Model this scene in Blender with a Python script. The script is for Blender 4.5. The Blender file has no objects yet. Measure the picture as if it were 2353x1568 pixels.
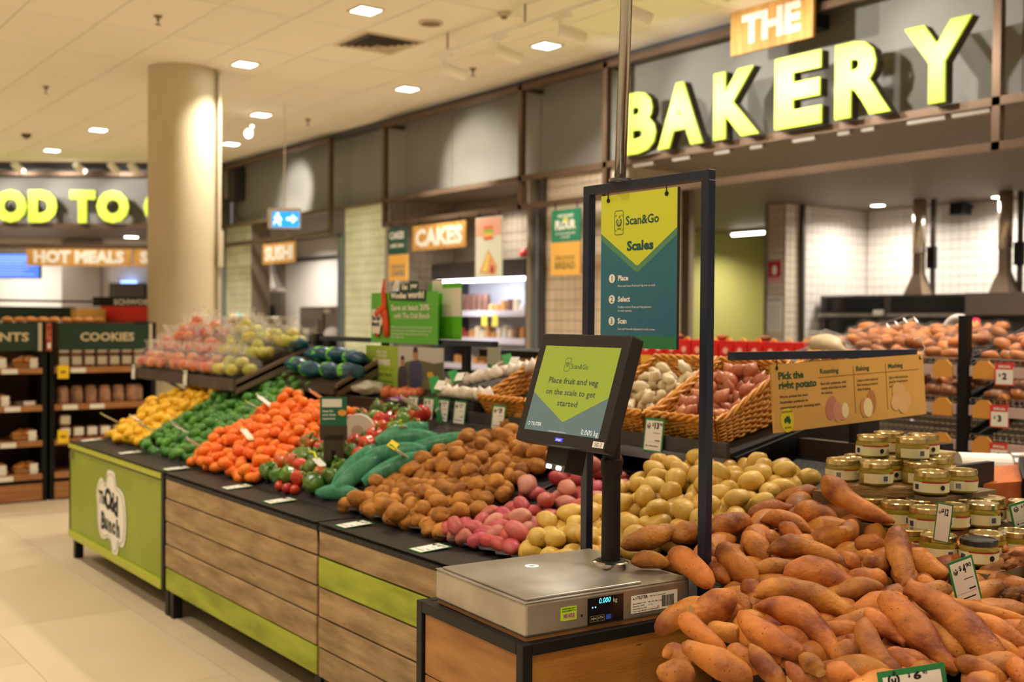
import bpy, bmesh, math, random
from mathutils import Vector, Matrix, noise
scene = bpy.context.scene
COL = scene.collection
R = random.Random(7)
PI = math.pi

# ------------------------------------------------------------------ camera
YAW, PIT, ROLL = .6397, .0179, -.0074
fwd = Vector((math.sin(YAW)*math.cos(PIT), math.cos(YAW)*math.cos(PIT), -math.sin(PIT)))
rt0 = Vector((math.cos(YAW), -math.sin(YAW), 0)); up0 = rt0.cross(fwd)
cu_ = rt0*math.cos(ROLL) - up0*math.sin(ROLL); cv_ = rt0*math.sin(ROLL) + up0*math.cos(ROLL)
cam = bpy.data.cameras.new('camera'); camo = bpy.data.objects.new('camera', cam); COL.objects.link(camo)
camo.matrix_world = Matrix(((cu_.x, cv_.x, -fwd.x, 0), (cu_.y, cv_.y, -fwd.y, 0), (cu_.z, cv_.z, -fwd.z, 1.5), (0, 0, 0, 1)))
cam.sensor_width = 36; cam.lens = 2560/2353*36; cam.clip_start = .05; cam.clip_end = 200
cam.dof.use_dof = True; cam.dof.focus_distance = 2.5; cam.dof.aperture_fstop = 3.4
scene.camera = camo

# ------------------------------------------------------------------ world, light, exposure
w = bpy.data.worlds.new('world'); scene.world = w; w.use_nodes = True
w.node_tree.nodes['Background'].inputs[0].default_value = (1.0, .90, .76, 1)
w.node_tree.nodes['Background'].inputs[1].default_value = .14
scene.view_settings.view_transform = 'Standard'; scene.view_settings.look = 'None'
scene.view_settings.exposure = .48; scene.view_settings.gamma = 1; scene.view_settings.use_curve_mapping = False
scene.cycles.use_denoising = True
scene.cycles.max_bounces = 6; scene.cycles.diffuse_bounces = 3; scene.cycles.glossy_bounces = 3
scene.cycles.transmission_bounces = 4; scene.cycles.transparent_max_bounces = 8
scene.cycles.caustics_reflective = False; scene.cycles.caustics_refractive = False
scene.cycles.sample_clamp_indirect = 4

def light(kind, loc, power, color=(1, .86, .66), size=.2, to=None, spot=60, blend=.4, spread=None, size_y=None):
    l = bpy.data.lights.new(kind.lower()+'_light', kind); l.energy = power; l.color = color
    if kind == 'AREA':
        l.size = size
        if size_y: l.shape = 'RECTANGLE'; l.size_y = size_y
        if spread: l.spread = math.radians(spread)
    elif kind == 'SPOT': l.spot_size = math.radians(spot); l.spot_blend = blend; l.shadow_soft_size = size
    else: l.shadow_soft_size = size
    o = bpy.data.objects.new(kind.lower()+'_light', l); COL.objects.link(o); o.location = loc
    d = (Vector(to)-Vector(loc)) if to else Vector((0, 0, -1))
    o.rotation_euler = d.to_track_quat('-Z', 'Y').to_euler()
    return o
CEIL = 3.89
LX = [-6.4, -4.6, -2.85, -1.08, .69, 4.23, 6.0]
LY = [-3.9, -1.6, .7, 3.0, 5.3, 7.6, 9.9, 12.2, 14.5, 16.7]
DOWN = [(x, y) for x in LX for y in LY if not (x > 4 and y == 12.2) and not (x > 5.9 and y > 16)] + [(5.42, 12.22)]
for x, y in DOWN:
    if (x + y*.3) > -7:
        light('AREA', (x, y, CEIL-.03), {4.23: 27, 6.0: 21, .69: 13}.get(x, 17), (1, .90, .77), .18, spread=112)
# track spots on the bakery letters
for y in (7.83, 7.07, 6.3, 5.62, 4.9): light('SPOT', (5.31, y-.105, 3.53), 62, (1, .92, .80), .035, (6.8, y-.85, 3.2), 66, .6)
light('SPOT', (5.5, 13.3, 3.6), 230, (1, .93, .80), .05, (6.85, 14.2, 3.25), 36, .8)
light('SPOT', (5.2, 10.6, 3.4), 170, (1, .9, .72), .05, (6.85, 9.9, 3.05), 50, .8)
# area lights in the counters behind, several added without a fixture of their own
for p in ((11.3, 8.0, 2.86), (11.4, 6.7, 2.86), (9.5, 5.2, 2.86), (9.0, 7.2, 2.86)): light('AREA', p, 22, (1, .93, .84), .3, spread=160)
light('AREA', (7.2, 10.2, 2.84), 12, (1, .93, .82), .3, spread=150)  # added to brighten the dark cake alcove, no fitting modelled
light('AREA', (7.9, 17.3, 2.86), 42, (1, .93, .84), .6, spread=160)
light('AREA', (4.4, 20.6, 2.86), 42, (1, .93, .84), .6, spread=160)
light('AREA', (13.2, 11.2, 2.7), 40, (1, .95, .70), .2, size_y=1.2, spread=160)

# ------------------------------------------------------------------ materials
def lin(c):
    return tuple(((v/255)/12.92 if v/255 <= .04045 else (((v/255)+.055)/1.055)**2.4) for v in c) + (1,)
_M = {}
def mat(name, col, rough=.55, metal=0, spec=.4, col2=None, scale=8, det=4, lo=.35, hi=.65, bump=0, bscale=40, rnd=0, hue=0,
        emit=0, ecol=None, stretch=None, spots=None, trans=0, coat=0, alpha=1):
    if name in _M: return _M[name]
    m = bpy.data.materials.new(name); m.use_nodes = True; _M[name] = m
    nt = m.node_tree; N = nt.nodes; L = nt.links; b = N['Principled BSDF']
    b.inputs['Roughness'].default_value = rough; b.inputs['Metallic'].default_value = metal
    b.inputs['Specular IOR Level'].default_value = spec
    b.inputs['Base Color'].default_value = lin(col); m.diffuse_color = lin(col)
    if coat: b.inputs['Coat Weight'].default_value = coat; b.inputs['Coat Roughness'].default_value = .15
    if trans: b.inputs['Transmission Weight'].default_value = trans
    if alpha < 1: b.inputs['Alpha'].default_value = alpha
    src = None; tc = None
    if col2 or bump or spots:
        tc = N.new('ShaderNodeTexCoord'); mp = N.new('ShaderNodeMapping'); L.new(tc.outputs['Object'], mp.inputs[0])
        if stretch: mp.inputs['Scale'].default_value = stretch
        if rnd or hue:
            oi0 = N.new('ShaderNodeObjectInfo'); ml = N.new('ShaderNodeMath'); ml.operation = 'MULTIPLY'; ml.inputs[1].default_value = 37
            L.new(oi0.outputs['Random'], ml.inputs[0]); L.new(ml.outputs[0], mp.inputs['Location'])
    if col2:
        n = N.new('ShaderNodeTexNoise'); n.inputs['Scale'].default_value = scale; n.inputs['Detail'].default_value = det
        L.new(mp.outputs[0], n.inputs['Vector'])
        cr = N.new('ShaderNodeValToRGB'); cr.color_ramp.elements[0].position = lo; cr.color_ramp.elements[1].position = hi
        cr.color_ramp.elements[0].color = lin(col); cr.color_ramp.elements[1].color = lin(col2)
        L.new(n.outputs['Fac'], cr.inputs[0]); src = cr.outputs[0]
    if spots:   # (colour, scale, threshold)
        v = N.new('ShaderNodeTexVoronoi'); v.inputs['Scale'].default_value = spots[1]; L.new(mp.outputs[0], v.inputs['Vector'])
        r2 = N.new('ShaderNodeValToRGB'); r2.color_ramp.elements[0].position = spots[2]*.5; r2.color_ramp.elements[1].position = spots[2]
        r2.color_ramp.elements[0].color = (1, 1, 1, 1); r2.color_ramp.elements[1].color = (0, 0, 0, 1)
        L.new(v.outputs['Distance'], r2.inputs[0])
        mx = N.new('ShaderNodeMixRGB'); L.new(r2.outputs[0], mx.inputs[0])
        if src: L.new(src, mx.inputs[1])
        else: mx.inputs[1].default_value = lin(col)
        mx.inputs[2].default_value = lin(spots[0]); src = mx.outputs[0]
    if rnd or hue:
        oi = N.new('ShaderNodeObjectInfo'); hs = N.new('ShaderNodeHueSaturation')
        def ran(mul, lo_, hi_):
            a = N.new('ShaderNodeMath'); a.operation = 'MULTIPLY'; a.inputs[1].default_value = mul; L.new(oi.outputs['Random'], a.inputs[0])
            f = N.new('ShaderNodeMath'); f.operation = 'FRACT'; L.new(a.outputs[0], f.inputs[0])
            mr = N.new('ShaderNodeMapRange'); mr.inputs[3].default_value = lo_; mr.inputs[4].default_value = hi_; L.new(f.outputs[0], mr.inputs[0]); return mr.outputs[0]
        L.new(ran(7.3, 1-rnd, 1+rnd), hs.inputs['Value'])
        if hue: L.new(ran(13.7, .5-hue, .5+hue), hs.inputs['Hue'])
        if src: L.new(src, hs.inputs['Color'])
        else: hs.inputs['Color'].default_value = lin(col)
        src = hs.outputs[0]
    if src: L.new(src, b.inputs['Base Color'])
    if bump:
        n2 = N.new('ShaderNodeTexNoise'); n2.inputs['Scale'].default_value = bscale; n2.inputs['Detail'].default_value = 5; L.new(mp.outputs[0], n2.inputs['Vector'])
        bp = N.new('ShaderNodeBump'); bp.inputs['Strength'].default_value = bump; bp.inputs['Distance'].default_value = .01
        L.new(n2.outputs['Fac'], bp.inputs['Height']); L.new(bp.outputs[0], b.inputs['Normal'])
    if emit:
        b.inputs['Emission Color'].default_value = lin(ecol or col); b.inputs['Emission Strength'].default_value = emit
    return m

BLK = mat('black_metal', (17, 16, 17), .5, spec=.3)
FRM = mat('frame_metal', (24, 33, 54), .32, spec=.6)  # navy tint paints a blue reflection into the dark tube colour
BLKP = mat('black_plastic', (32, 29, 28), .5, spec=.3, col2=(25, 23, 22), scale=30)
SHELFM = mat('shelf_metal', (62, 60, 62), .4, col2=(52, 50, 52), scale=12)
STEEL = mat('brushed_steel', (186, 180, 170), .38, metal=.8, col2=(166, 159, 148), scale=9, bump=.02, bscale=140)
CHROME = mat('chrome', (205, 200, 195), .12, metal=1)
WHITE = mat('white_card', (232, 228, 216), .6)
PAPER = mat('ticket_paper', (236, 232, 222), .55)
TGREEN = mat('ticket_green', (40, 130, 72), .5)
INK = mat('black_ink', (28, 28, 28), .7)
GREY = mat('grey_ink', (120, 120, 118), .7)
WTXT = mat('white_ink', (240, 238, 228), .6)
LIME = mat('lime_print', (206, 212, 62), .45)
DKGRN = mat('dark_green_print', (22, 74, 58), .5)
TEALTXT = mat('teal_ink', (22, 84, 84), .5)
BRONZE = mat('bronze_metal', (104, 84, 68), .38, metal=.55, col2=(96, 76, 60), scale=3)
WOODSIGN = mat('sign_timber', (214, 168, 92), .5, col2=(190, 138, 66), scale=3, stretch=(9, 1, 1), bump=.1)
GREYPANEL = mat('slate_panel', (136, 134, 129), .55, col2=(128, 127, 123), scale=2)
SOFFIT = mat('soffit_paint', (112, 98, 86), .6)
TILEM = mat('white_tile', (222, 214, 204), .22, spec=.5)
TILEB = mat('beige_tile', (214, 198, 178), .25, spec=.5)
TILEG = mat('pale_green_tile', (232, 236, 208), .22, spec=.5, col2=(208, 218, 182), scale=3)
TILEC = mat('grey_tile', (150, 138, 124), .3, spec=.5)
GROUT = mat('grout', (150, 138, 126), .8)
LAMP = mat('lamp_diffuser', (255, 250, 240), .5, emit=14, ecol=(255, 250, 238))
BED = mat('display_liner', (24, 22, 22), .6, bump=.3, bscale=60)
OAK = mat('shelf_oak', (176, 122, 74), .5, col2=(150, 98, 56), scale=4, stretch=(1, 8, 8))

# ------------------------------------------------------------------ mesh helpers
class MB:
    def __init__(s): s.v = []; s.f = []
    def add(s, vs, fs):
        o = len(s.v); s.v += [tuple(v) for v in vs]; s.f += [tuple(i+o for i in f) for f in fs]; return s
    def box(s, x0, x1, y0, y1, z0, z1, M=None):
        vs = [Vector(p) for p in ((x0, y0, z0), (x1, y0, z0), (x1, y1, z0), (x0, y1, z0), (x0, y0, z1), (x1, y0, z1), (x1, y1, z1), (x0, y1, z1))]
        if M: vs = [M @ v for v in vs]
        return s.add(vs, ((3, 2, 1, 0), (4, 5, 6, 7), (0, 1, 5, 4), (1, 2, 6, 5), (2, 3, 7, 6), (3, 0, 4, 7)))
    def hexa(s, vs):   # 8 corners, bottom ring then top ring
        return s.add(vs, ((3, 2, 1, 0), (4, 5, 6, 7), (0, 1, 5, 4), (1, 2, 6, 5), (2, 3, 7, 6), (3, 0, 4, 7)))
    def tube(s, pts, r, n=8, caps=True, flat=1):
        pts = [Vector(p) for p in pts]; k = len(pts)
        rs = r if isinstance(r, (list, tuple)) else [r]*k
        vs = []; fs = []; ref = None
        for i, p in enumerate(pts):
            t = (pts[min(i+1, k-1)]-pts[max(i-1, 0)]).normalized()
            if ref is None: ref = Vector((0, 0, 1)) if abs(t.z) < .9 else Vector((1, 0, 0))
            a = t.cross(ref).normalized(); b = a.cross(t).normalized(); ref = b
            for j in range(n):
                q = 2*PI*j/n; vs.append(p + a*rs[i]*math.cos(q) + b*rs[i]*flat*math.sin(q))
        for i in range(k-1):
            for j in range(n): fs.append((i*n+j, i*n+(j+1) % n, (i+1)*n+(j+1) % n, (i+1)*n+j))
        if caps: fs.append(tuple(range(n-1, -1, -1))); fs.append(tuple((k-1)*n+j for j in range(n)))
        return s.add(vs, fs)
    def lathe(s, prof, n=24, org=(0, 0, 0), caps=True):
        org = Vector(org); vs = []; fs = []; k = len(prof)
        for r_, z in prof:
            for j in range(n): vs.append(org + Vector((r_*math.cos(2*PI*j/n), r_*math.sin(2*PI*j/n), z)))
        for i in range(k-1):
            for j in range(n): fs.append((i*n+j, i*n+(j+1) % n, (i+1)*n+(j+1) % n, (i+1)*n+j))
        if caps: fs.append(tuple(range(n-1, -1, -1))); fs.append(tuple((k-1)*n+j for j in range(n)))
        return s.add(vs, fs)
    def poly(s, pts, z0, z1):   # extruded outline in local xy
        n = len(pts)
        vs = [(p[0], p[1], z0) for p in pts] + [(p[0], p[1], z1) for p in pts]
        fs = [tuple(range(n-1, -1, -1)), tuple(range(n, 2*n))] + [(i, (i+1) % n, n+(i+1) % n, n+i) for i in range(n)]
        return s.add(vs, fs)
    def mesh(s, name, m=None, smooth=False):
        me = bpy.data.meshes.new(name); me.from_pydata(s.v, [], s.f); me.update()
        if smooth: me.polygons.foreach_set('use_smooth', [True]*len(me.polygons))
        if m: me.materials.append(m)
        return me
    def build(s, name, m, parent=None, smooth=False, bevel=0, world=False, stuff=False, label=None):
        o = link(name, s.mesh(name, m, smooth), parent, world)
        if bevel:
            b = o.modifiers.new('bevel', 'BEVEL'); b.width = bevel; b.segments = 2; b.limit_method = 'ANGLE'
        if stuff: o['kind'] = 'stuff'
        if label: o['label'] = label
        return o
def wm(o):
    m = o.matrix_basis.copy()
    return (wm(o.parent) @ o.matrix_parent_inverse @ m) if o.parent else m
def link(name, data, parent=None, world=False):
    o = bpy.data.objects.new(name, data); COL.objects.link(o)
    if parent:
        o.parent = parent
        if world: o.matrix_parent_inverse = wm(parent).inverted()
    return o
def tag(o, label, cat, group=None):
    o['label'] = label; o['category'] = cat
    if group: o['group'] = group
    return o
def struct(o): o['kind'] = 'structure'; return o
def thing(name, label, cat, loc=(0, 0, 0), rot=None, M=None, group=None):
    o = bpy.data.objects.new(name, None); COL.objects.link(o); o.empty_display_size = .05
    if M: o.matrix_basis = M
    else:
        o.location = loc
        if rot: o.rotation_euler = rot
    return tag(o, label, cat, group)
def dup(o, label=None, group=None, M=None, loc=None, rot=None, scale=None, parent=None):
    c = o.copy(); COL.objects.link(c)
    if parent: c.parent = parent
    if M: c.matrix_basis = M
    if loc is not None: c.location = loc
    if rot is not None: c.rotation_euler = rot
    if scale is not None: c.scale = scale
    if label: c['label'] = label
    if group: c['group'] = group
    for ch in o.children:
        dup(ch, parent=c)
    return c
def FR(org, right):   # frame: x = right, y = up, z = out of the face
    r = Vector(right).normalized(); u = Vector((0, 0, 1)); n = r.cross(u)
    return Matrix(((r.x, u.x, n.x, org[0]), (r.y, u.y, n.y, org[1]), (r.z, u.z, n.z, org[2]), (0, 0, 0, 1)))
def FM(org, right, up):
    r = Vector(right).normalized(); u = Vector(up).normalized(); n = r.cross(u)
    return Matrix(((r.x, u.x, n.x, org[0]), (r.y, u.y, n.y, org[1]), (r.z, u.z, n.z, org[2]), (0, 0, 0, 1)))
WALLR = (0, -1, 0)     # right-hand direction of a face that looks to -X
_TC = {}
def glyphs(s, size, bold, ext=0, bev=0, res=3):
    key = (s, size, bold, ext, bev, res)
    if key in _TC: return _TC[key]
    cu = bpy.data.curves.new('t', 'FONT'); cu.body = s; cu.size = size; cu.offset = bold*size; cu.extrude = ext; cu.bevel_depth = bev; cu.bevel_resolution = 2; cu.resolution_u = res
    ob = bpy.data.objects.new('t', cu); me = bpy.data.meshes.new_from_object(ob)
    vs = [v.co.copy() for v in me.vertices]; fs = [tuple(p.vertices) for p in me.polygons]
    bpy.data.objects.remove(ob); bpy.data.curves.remove(cu); bpy.data.meshes.remove(me)
    _TC[key] = (vs, fs); return _TC[key]
def words(parent, m, lines, z=.0012, name='lettering', world=False):
    """lines: (text, x, y, height, align, bold, shear, width or None) in the local xy of parent; y is the baseline, height the cap height"""
    mb = MB()
    for ln in lines:
        s, x, y, h, al, bo, sh, wd = (list(ln) + ['c', .02, 0, None])[:8] if len(ln) == 4 else (list(ln) + [.02, 0, None])[:8] if len(ln) == 5 else (list(ln) + [0, None])[:8] if len(ln) == 6 else (list(ln) + [None])[:8]
        vs, fs = glyphs(s, 1.0, bo, res=2)
        if not vs: continue
        x0 = min(v.x for v in vs); x1 = max(v.x for v in vs)
        k = h/.7; kx = k if not wd else wd/(x1-x0)
        off = {'l': -x0*kx, 'c': -(x0+x1)/2*kx, 'r': -x1*kx}[al]
        mb.add([(x+off+v.x*kx+sh*v.y*k, y+v.y*k, z) for v in vs], fs)
    return mb.build(name, m, parent)
def rrect(x0, x1, y0, y1, r, n=4):
    pts = []
    for cx, cy, a0 in ((x1-r, y1-r, 0), (x0+r, y1-r, PI/2), (x0+r, y0+r, PI), (x1-r, y0+r, 1.5*PI)):
        for i in range(n+1):
            a = a0 + PI/2*i/n; pts.append((cx+r*math.cos(a), cy+r*math.sin(a)))
    return pts
def disc(cx, cy, r, n=20, ry=None): return [(cx+r*math.cos(2*PI*i/n), cy+(ry or r)*math.sin(2*PI*i/n)) for i in range(n)]
def blob(name, m, rx, ry, rz, amp=.06, seed=0, sub=2, freq=1.2, pinch=None):
    bm = bmesh.new(); bmesh.ops.create_icosphere(bm, subdivisions=sub, radius=1)
    for v in bm.verts:
        d = v.co.normalized(); k = 1 + amp*noise.noise(d*freq + Vector((seed*3.1, seed*1.7, seed)))*2
        v.co = Vector((d.x*rx*k, d.y*ry*k, d.z*rz*k))
        if pinch: v.co = pinch(v.co, d)
    me = bpy.data.meshes.new(name); bm.to_mesh(me); bm.free()
    me.polygons.foreach_set('use_smooth', [True]*len(me.polygons)); me.materials.append(m); return me
def item(name, me, loc, label, cat, group=None, rot=None, scale=None):
    o = link(name, me); o.location = loc
    if rot: o.rotation_euler = rot
    if scale: o.scale = (scale,)*3 if not isinstance(scale, tuple) else scale
    return tag(o, label, cat, group)
ORD = 'first second third fourth fifth sixth seventh eighth ninth tenth eleventh twelfth thirteenth fourteenth fifteenth sixteenth seventeenth eighteenth nineteenth twentieth'.split()
def nth(i): return ORD[i] if i < len(ORD) else '%dth' % (i+1)
def band(v, v0, v1, names): return names[max(0, min(len(names)-1, int((v-v0)/(v1-v0)*len(names))))]
def rr(): return (R.uniform(0, 6.28), R.uniform(0, 6.28), R.uniform(0, 6.28))
# ================================================================== the room
# ---- floor (its surface lies 1.38 m below the camera)
FZ = .12
def low(o): o.location.z = FZ; return o
FLO = mat('floor_vinyl', (199, 182, 150), .42, spec=.35, col2=(191, 173, 141), scale=1.2, rnd=.015)
fl = low(struct(MB().box(-9, 16, -7, 26, -.1, -.004).build('floor', mat('floor_joint', (184, 168, 140), .7))))
pl_me = MB().box(-.299, .299, -.599, .599, -.004, 0).mesh('floor_tile', FLO)
for i in range(-3, 6):
    for j in range(1, 9):
        o = link('floor_tile', pl_me, fl); o.location = (.2+i*.6, 1.1+j*1.2+(.6 if i % 2 else 0), 0)
low(struct(MB().box(-9, -1.9, -7, 26, -.004, 0).build('floor', FLO))); low(struct(MB().box(3.5, 16, -7, 26, -.004, 0).build('floor', FLO)))
low(struct(MB().box(-1.9, 3.5, -7, 1.1, -.004, 0).build('floor', FLO))); low(struct(MB().box(-1.9, 3.5, 11.9, 26, -.004, 0).build('floor', FLO)))
# ---- ceiling: one 0.592 x 1.16 m panel each in the grid
CEILM = mat('ceiling_panel', (242, 234, 220), .8, rnd=.015)
ce = struct(MB().box(-9, 6.85, -7, 26, CEIL+.02, CEIL+.1).build('ceiling', mat('ceiling_grid', (186, 168, 142), .8)))
ct = MB().box(-.295, .295, -.5655, .5655, 0, .018).mesh('ceiling_panel', CEILM)
cx0, cy0 = .884*2.39, 3.888*2.39
for i in range(-4, 9):
    for j in range(-4, 8):
        o = link('ceiling_panel', ct, ce); o.location = (2.11+(i+.5)*.599, 9.29+(j+.5)*1.14, CEIL)
X0, X1, Y0, Y1 = 2.11-4*.599, 2.11+9*.599-.8, 9.29-4*1.14, 9.29+8*1.14
struct(MB().box(-9, X0, -7, 26, CEIL, CEIL+.018).build('ceiling', CEILM)); struct(MB().box(X0, 6.72, -7, Y0, CEIL, CEIL+.018).build('ceiling', CEILM)); struct(MB().box(X0, 6.72, Y1, 26, CEIL, CEIL+.018).build('ceiling', CEILM))
# ---- round column with its conduit
colm = mat('column_paint', (206, 192, 160), .5)
co = struct(MB().lathe([(.318, FZ), (.318, CEIL)], 48, (3.86, 10.52, 0), caps=False).build('column', colm, smooth=True))
MB().box(4.125, 4.155, 10.28, 10.33, 0, CEIL-.02).build('conduit', mat('conduit_paint', (198, 186, 158), .5), co)
MB().box(4.12, 4.17, 10.26, 10.34, 2.0, 2.35).build('conduit_box', mat('conduit_paint', (0, 0, 0)), co)

# ---- bakery fascia: slate panels behind a bronze tube frame
wp = struct(MB().box(6.9, 7.0, 1.0, 16.55, 2.95, CEIL+.05).build('wall_bakery', GREYPANEL))
ys = [1.0, 3.78, 5.6, 7.42, 8.75, 10.35, 11.32, 12.72, 14.6, 16.5]
for a, b in zip(ys, ys[1:]): MB().box(6.85, 6.9, a+.004, b-.004, 2.955, CEIL-.05).build('wall_panel', GREYPANEL, wp)
st = struct(MB().box(6.70, 6.86, 1.0, 16.55, CEIL-.06, CEIL+.02).build('trim_1', mat('slate_trim', (70, 70, 76), .5)))
fr = thing('bronze_sign_frame', 'long bronze tube frame in front of the slate fascia, carrying the lime bakery letters', 'frame', (6.6, 7, 2.6))
def rail(par, y0, y1, z, t=.055, x=6.6): MB().box(x-t/2, x+t/2, y0, y1, z-t/2, z+t/2).build('rail', BRONZE, par, world=True)
def post(par, y, z0, z1, t=.055, x=6.6): MB().box(x-t/2, x+t/2, y-t/2, y+t/2, z0, z1).build('post', BRONZE, par, world=True)
for z in (3.78, 2.895, 2.615): rail(fr, 1.2, 11.38, z)
for y in (3.8, 7.48, 8.73, 11.38): post(fr, y, 2.59, 3.81)
for y in (3.8, 7.48, 8.73, 11.38): MB().box(6.6, 6.86, y-.02, y+.02, 3.75, 3.79).build('bracket', BRONZE, fr, world=True)
fs = thing('bronze_sign_frame', 'short bronze tube frame in front of the slate fascia above the sushi counter', 'frame', (6.6, 14, 2.6))
for z in (3.78, 2.895, 2.615): rail(fs, 12.75, 16.4, z)
for y in (12.75, 16.4): post(fs, y, 2.59, 3.81)
# soffit inside, behind the fascia
struct(MB().box(6.86, 16, -2, 9.4, 2.92, 2.95).build('ceiling_bakery', SOFFIT))
struct(MB().box(6.75, 16, 9.4, 22, 2.92, 2.95).build('ceiling_counter', SOFFIT))
# label holders under the bakery rail
for i, (y, l) in enumerate(((7.0, .25), (6.55, .2), (6.1, .16), (5.75, .12), (5.3, .2), (4.95, .1), (4.75, .1), (4.3, .28), (3.98, .26))):
    tag(MB().box(6.59, 6.64, y-l/2, y+l/2, 2.835, 2.867).build('lamp_strip', mat('strip_grey', (168, 160, 150), .5)), nth(i)+' small white strip from the left under the rail below the lime letters', 'strip', 'white strips under the bakery rail')

# ---- tile walls: flat grout wall with real tiles proud of it
def tiles(parent, x0, x1, z0, z1, p, m, g=.006, d=.008):
    mb = MB(); nx = max(1, round((x1-x0)/p)); nz = max(1, round((z1-z0)/p)); px, pz = (x1-x0)/nx, (z1-z0)/nz
    for i in range(nx):
        for j in range(nz): mb.box(x0+i*px+g/2, x0+(i+1)*px-g/2, z0+j*pz+g/2, z0+(j+1)*pz-g/2, 0, d)
    return mb.build('tiles', m, parent, stuff=True)
def tiled_wall(name, org, right, width, z0, z1, pitch, m, thick=.1):
    w_ = struct(MB().box(0, width, z0, z1, -thick, 0).build(name, GROUT)); w_.matrix_basis = FR(org, right)
    tiles(w_, 0, width, z0, z1, pitch, m); return w_
# bakery back room
tiled_wall('wall_bakery_left', (10.75, 8.68, 0), (1, -.03, 0), 1.28, .9, 2.92, .105, TILEM)
tiled_wall('wall_bakery_back', (12.0, 8.62, 0), WALLR, 6, .9, 2.92, .105, TILEM)
pr_ = struct(MB().box(10.5, 10.76, 8.70, 8.95, 0, 2.92).build('wall_pier', mat('grout', (0, 0, 0))))
o = struct(MB().box(0, .25, 0, 2.92, -.02, 0).build('wall_pier_face', GROUT)); o.matrix_basis = FR((10.49, 8.95, 0), WALLR); tiles(o, 0, .25, 0, 2.92, .083, TILEB)
o = struct(MB().box(0, .26, 0, 2.92, -.02, 0).build('wall_pier_side', GROUT)); o.matrix_basis = FR((10.49, 8.69, 0), (1, 0, 0)); tiles(o, 0, .26, 0, 2.92, .087, TILEB)
struct(MB().box(10.45, 10.50, 8.93, 8.97, 0, 2.92).build('trim_2', STEEL)); struct(MB().box(10.74, 10.78, 8.62, 8.70, 0, 2.92).build('trim_3', mat('dark_steel', (84, 78, 74), .4, metal=.6)))
# olive corridor between
OLIVE = mat('olive_paint', (170, 164, 104), .6)
struct(MB().box(14.4, 14.5, 7, 14, 0, 2.92).build('wall_corridor_back', OLIVE)); struct(MB().box(10.8, 14.4, 8.78, 8.85, 0, 2.92).build('wall_corridor_right', OLIVE))
struct(MB().box(9.0, 14.4, 12.3, 12.4, 0, 2.92).build('wall_corridor_left', OLIVE))
t = thing('tube_light', 'slim fluorescent tube light on the corridor ceiling by the olive wall', 'light', (12.9, 11.1, 2.86))
MB().box(-.05, .05, -.65, .65, 0, .05).build('housing', WHITE, t); MB().tube([(0, -.6, -.015), (0, .6, -.015)], .02).build('tube', LAMP, t)
# beige tiled pier right of the cake alcove
pw = struct(MB().box(6.92, 7.6, 7.55, 8.75, 0, 2.92).build('wall_cake_pier', GROUT))
o = struct(MB().box(0, 1.2, 0, 2.92, -.01, 0).build('wall_cake_pier_face', GROUT)); o.matrix_basis = FR((6.9, 8.75, 0), WALLR); tiles(o, 0, 1.2, 0, 2.92, .1, TILEB)
o = struct(MB().box(0, .7, 0, 2.92, -.01, 0).build('wall_cake_pier_side', GROUT)); o.matrix_basis = FR((6.9, 7.54, 0), (1, 0, 0)); tiles(o, 0, .7, 0, 2.92, .1, TILEB)
struct(MB().box(6.84, 6.93, 8.76, 8.86, 0, 2.6).build('trim_4', mat('blue_steel', (150, 160, 172), .25, metal=.8)))
struct(MB().box(6.85, 6.92, 8.70, 8.76, 0, 2.92).build('trim_5', mat('dark_steel', (0, 0, 0))))
struct(MB().box(8.6, 8.7, 8.52, 8.95, 0, 2.92).build('wall_passage', mat('passage_paint', (214, 206, 190), .6)))
struct(MB().box(8.55, 8.62, 8.36, 8.53, 0, 2.92).build('trim_6', mat('tan_steel', (140, 124, 102), .5)))
# cake alcove
tiled_wall('wall_cake_back', (7.62, 11.44, 0), WALLR, 2.68, 1.9, 2.92, .1, TILEC)
tiled_wall('wall_cake_left', (6.70, 11.45, 0), (1, 0, 0), .95, 0, 2.92, .1, TILEC)
struct(MB().box(6.8, 7.6, 8.86, 8.90, 0, 2.92).build('wall_cake_right', GROUT))
# pale green pier
o = struct(MB().box(0, 1.27, 0, 2.92, -1.0, 0).build('wall_green_pier', GROUT)); o.matrix_basis = FR((6.8, 12.72, 0), WALLR); tiles(o, 0, 1.2, 0, 2.92, .105, TILEG)
struct(MB().box(6.76, 6.82, 12.73, 12.86, 0, 2.6).build('trim_7', mat('blue_steel', (0, 0, 0)))); struct(MB().box(6.76, 6.81, 11.42, 11.50, 0, 2.6).build('trim_8', mat('blue_steel', (0, 0, 0))))
o = struct(MB().box(0, .96, 0, 2.92, -.3, 0).build('wall_green_pier', GROUT)); o.matrix_basis = FR((6.8, 16.62, 0), WALLR); tiles(o, 0, .96, 0, 2.92, .105, TILEG)
struct(MB().box(6.77, 6.85, 16.63, 16.68, 0, 2.9).build('trim_9', mat('blue_steel', (0, 0, 0))))
# sushi kitchen
KW = mat('kitchen_panel', (224, 218, 210), .4)
kw = struct(MB().box(8.92, 9.0, 12.9, 20.6, 0, 2.92).build('wall_sushi_back', KW))
for i in range(18): MB().box(8.905, 8.92, 16.1+i*.16, 16.1+i*.16+.15, 0, 2.5).build('wall_board', KW, kw)
struct(MB().box(8.85, 8.92, 19.0, 20.4, 0, 2.92).build('wall_sushi_metal', mat('kitchen_steel', (158, 146, 136), .35, metal=.5)))
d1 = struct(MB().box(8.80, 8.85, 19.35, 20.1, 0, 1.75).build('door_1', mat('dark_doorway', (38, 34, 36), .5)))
struct(MB().box(8.86, 8.92, 16.1, 19.0, 2.55, 2.6).build('trim_10', mat('dark_steel', (0, 0, 0))))
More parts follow.
